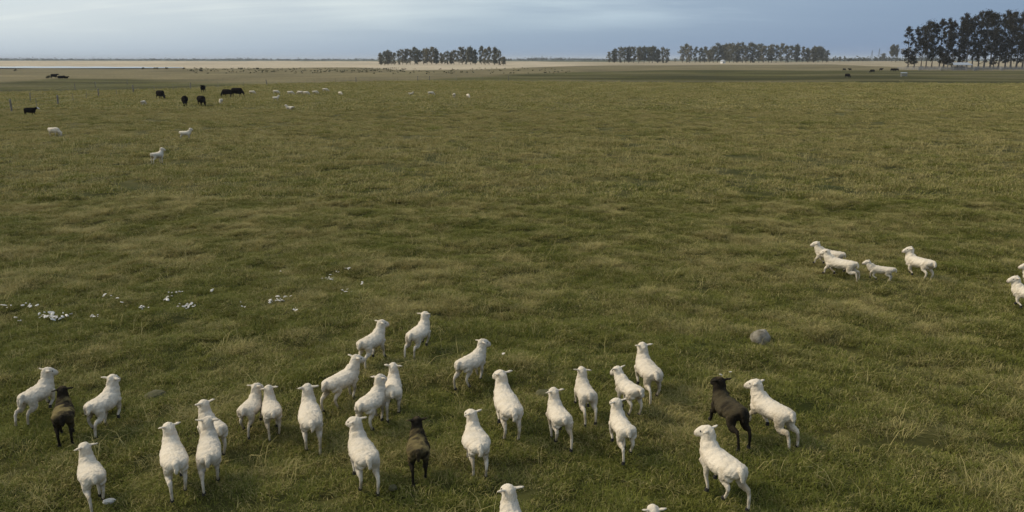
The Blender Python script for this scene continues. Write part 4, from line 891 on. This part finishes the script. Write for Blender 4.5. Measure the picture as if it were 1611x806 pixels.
def grass():
    # near: short turf under longer tussocks, plus loose dry stems
    x, y = sample(7.0, 34, 36); d = dry_field(x, y); n = len(x); lush = fbm(x / 0.9, y / 0.9, 3, 71)
    tall = (d + (lush - 0.5) * 1.6 + NR.normal(0, 0.12, n)) > 0.70
    for fx, fy, hd, s in FEET:
        dd = np.hypot(x - fx, y - fy); tall &= ~(dd < 0.55 * s); lush = np.where(dd < 0.55 * s, lush * 0.45 - 0.12, lush)
    idx = np.where(tall, NR.integers(3, 6, n), NR.integers(0, 3, n)); hs = (0.72 + 0.85 * lush) * np.where(tall, 0.9, 1.0); w = NR.uniform(0.8, 1.25, n)
    scatter('pasture_grass', 'matted green and straw-coloured pasture grass under the flock', x, y, idx, np.stack([w, w, hs * w], -1), np.clip(d * 0.95 - 0.10 + NR.normal(0, 0.17, n), 0, 1), np.clip(NR.normal(0.45, 0.3, n), 0, 1))
    x, y = sample(7.0, 60, 2.6); d = dry_field(x, y); k = NR.random(len(x)) < (0.20 + 0.8 * d); x, y, d = x[k], y[k], d[k]; n = len(x)
    for fx, fy, hd, s in FEET:
        k = np.hypot(x - fx, y - fy) > 0.5 * s; x, y, d = x[k], y[k], d[k]
    n = len(x); w = NR.uniform(0.7, 1.25, n) * (1 + sstep(20, 60, y) * 0.8)
    scatter('dry_grass_stems', 'loose dry grass stems leaning over the pasture', x, y, NR.integers(6, 8, n), np.stack([w, w, w], -1), np.full(n, 0.95), np.full(n, 0.5))
    x, y = sample(33, 95, 5.2); gap = fbm(x / 1.6 + 9, y / 1.6, 3, 83) > 0.375; x, y = x[gap], y[gap]; d = dry_field(x, y); n = len(x); lush = fbm(x / 1.1, y / 1.1, 3, 71); w = NR.uniform(0.75, 1.25, n)
    for fx, fy, hd, s in FEET:
        if fy > 30: lush = np.where(np.hypot(x - fx, y - fy) < 1.0, -0.2, lush)
    scatter('middle_pasture_grass', 'rough pasture grass in the middle distance', x, y, NR.integers(8, 11, n), np.stack([w, w, w * (0.25 + 1.5 * lush)], -1), np.clip(d * 0.95 - 0.03 + (lush - 0.5) * 0.5 + NR.normal(0, 0.16, n), 0, 1), np.clip(NR.normal(0.5, 0.3, n), 0, 1))
    x, y = sample(93, 235, 0.85); d = dry_field(x, y); dd = np.hypot(x, y); k = dd < np.interp(x / y, *B_FIELD) * NR.uniform(0.95, 1.0, len(x)); x, y, d = x[k], y[k], d[k]; n = len(x); lush = fbm(x / 3, y / 3, 3, 71); w = NR.uniform(0.75, 1.25, n)
    scatter('far_pasture_grass', 'rough pasture grass near the far edge of the field', x, y, NR.integers(11, 14, n), np.stack([w, w, w * (0.45 + 0.9 * lush)], -1), np.clip(d * 0.9 - 0.05 + NR.normal(0, 0.10, n), 0, 1), np.clip(NR.normal(0.5, 0.3, n), 0, 1))
grass()

# ------------------------------------------------------------------ haze
def haze():
    V = [(x, y, z) for z in (-3.0, 46.0) for x, y in ((-27000, -27000), (27000, -27000), (27000, 27000), (-27000, 27000))]
    me = mesh_np('haze', V, [(0, 3, 2, 1), (4, 5, 6, 7), (0, 1, 5, 4), (1, 2, 6, 5), (2, 3, 7, 6), (3, 0, 4, 7)])
    m = bpy.data.materials.new('haze_air'); m.use_nodes = True; nt = m.node_tree; nt.nodes.clear(); o = nt.nodes.new('ShaderNodeOutputMaterial'); v = nt.nodes.new('ShaderNodeVolumePrincipled')
    v.inputs['Color'].default_value = (0.86, 0.92, 1.0, 1); v.inputs['Density'].default_value = 0.00009; v.inputs['Anisotropy'].default_value = 0.0
    nt.links.new(v.outputs[0], o.inputs['Volume']); ob = link('haze', me, m); tag(ob, 'thin bluish haze over the plain', 'haze', kind='stuff')
haze()
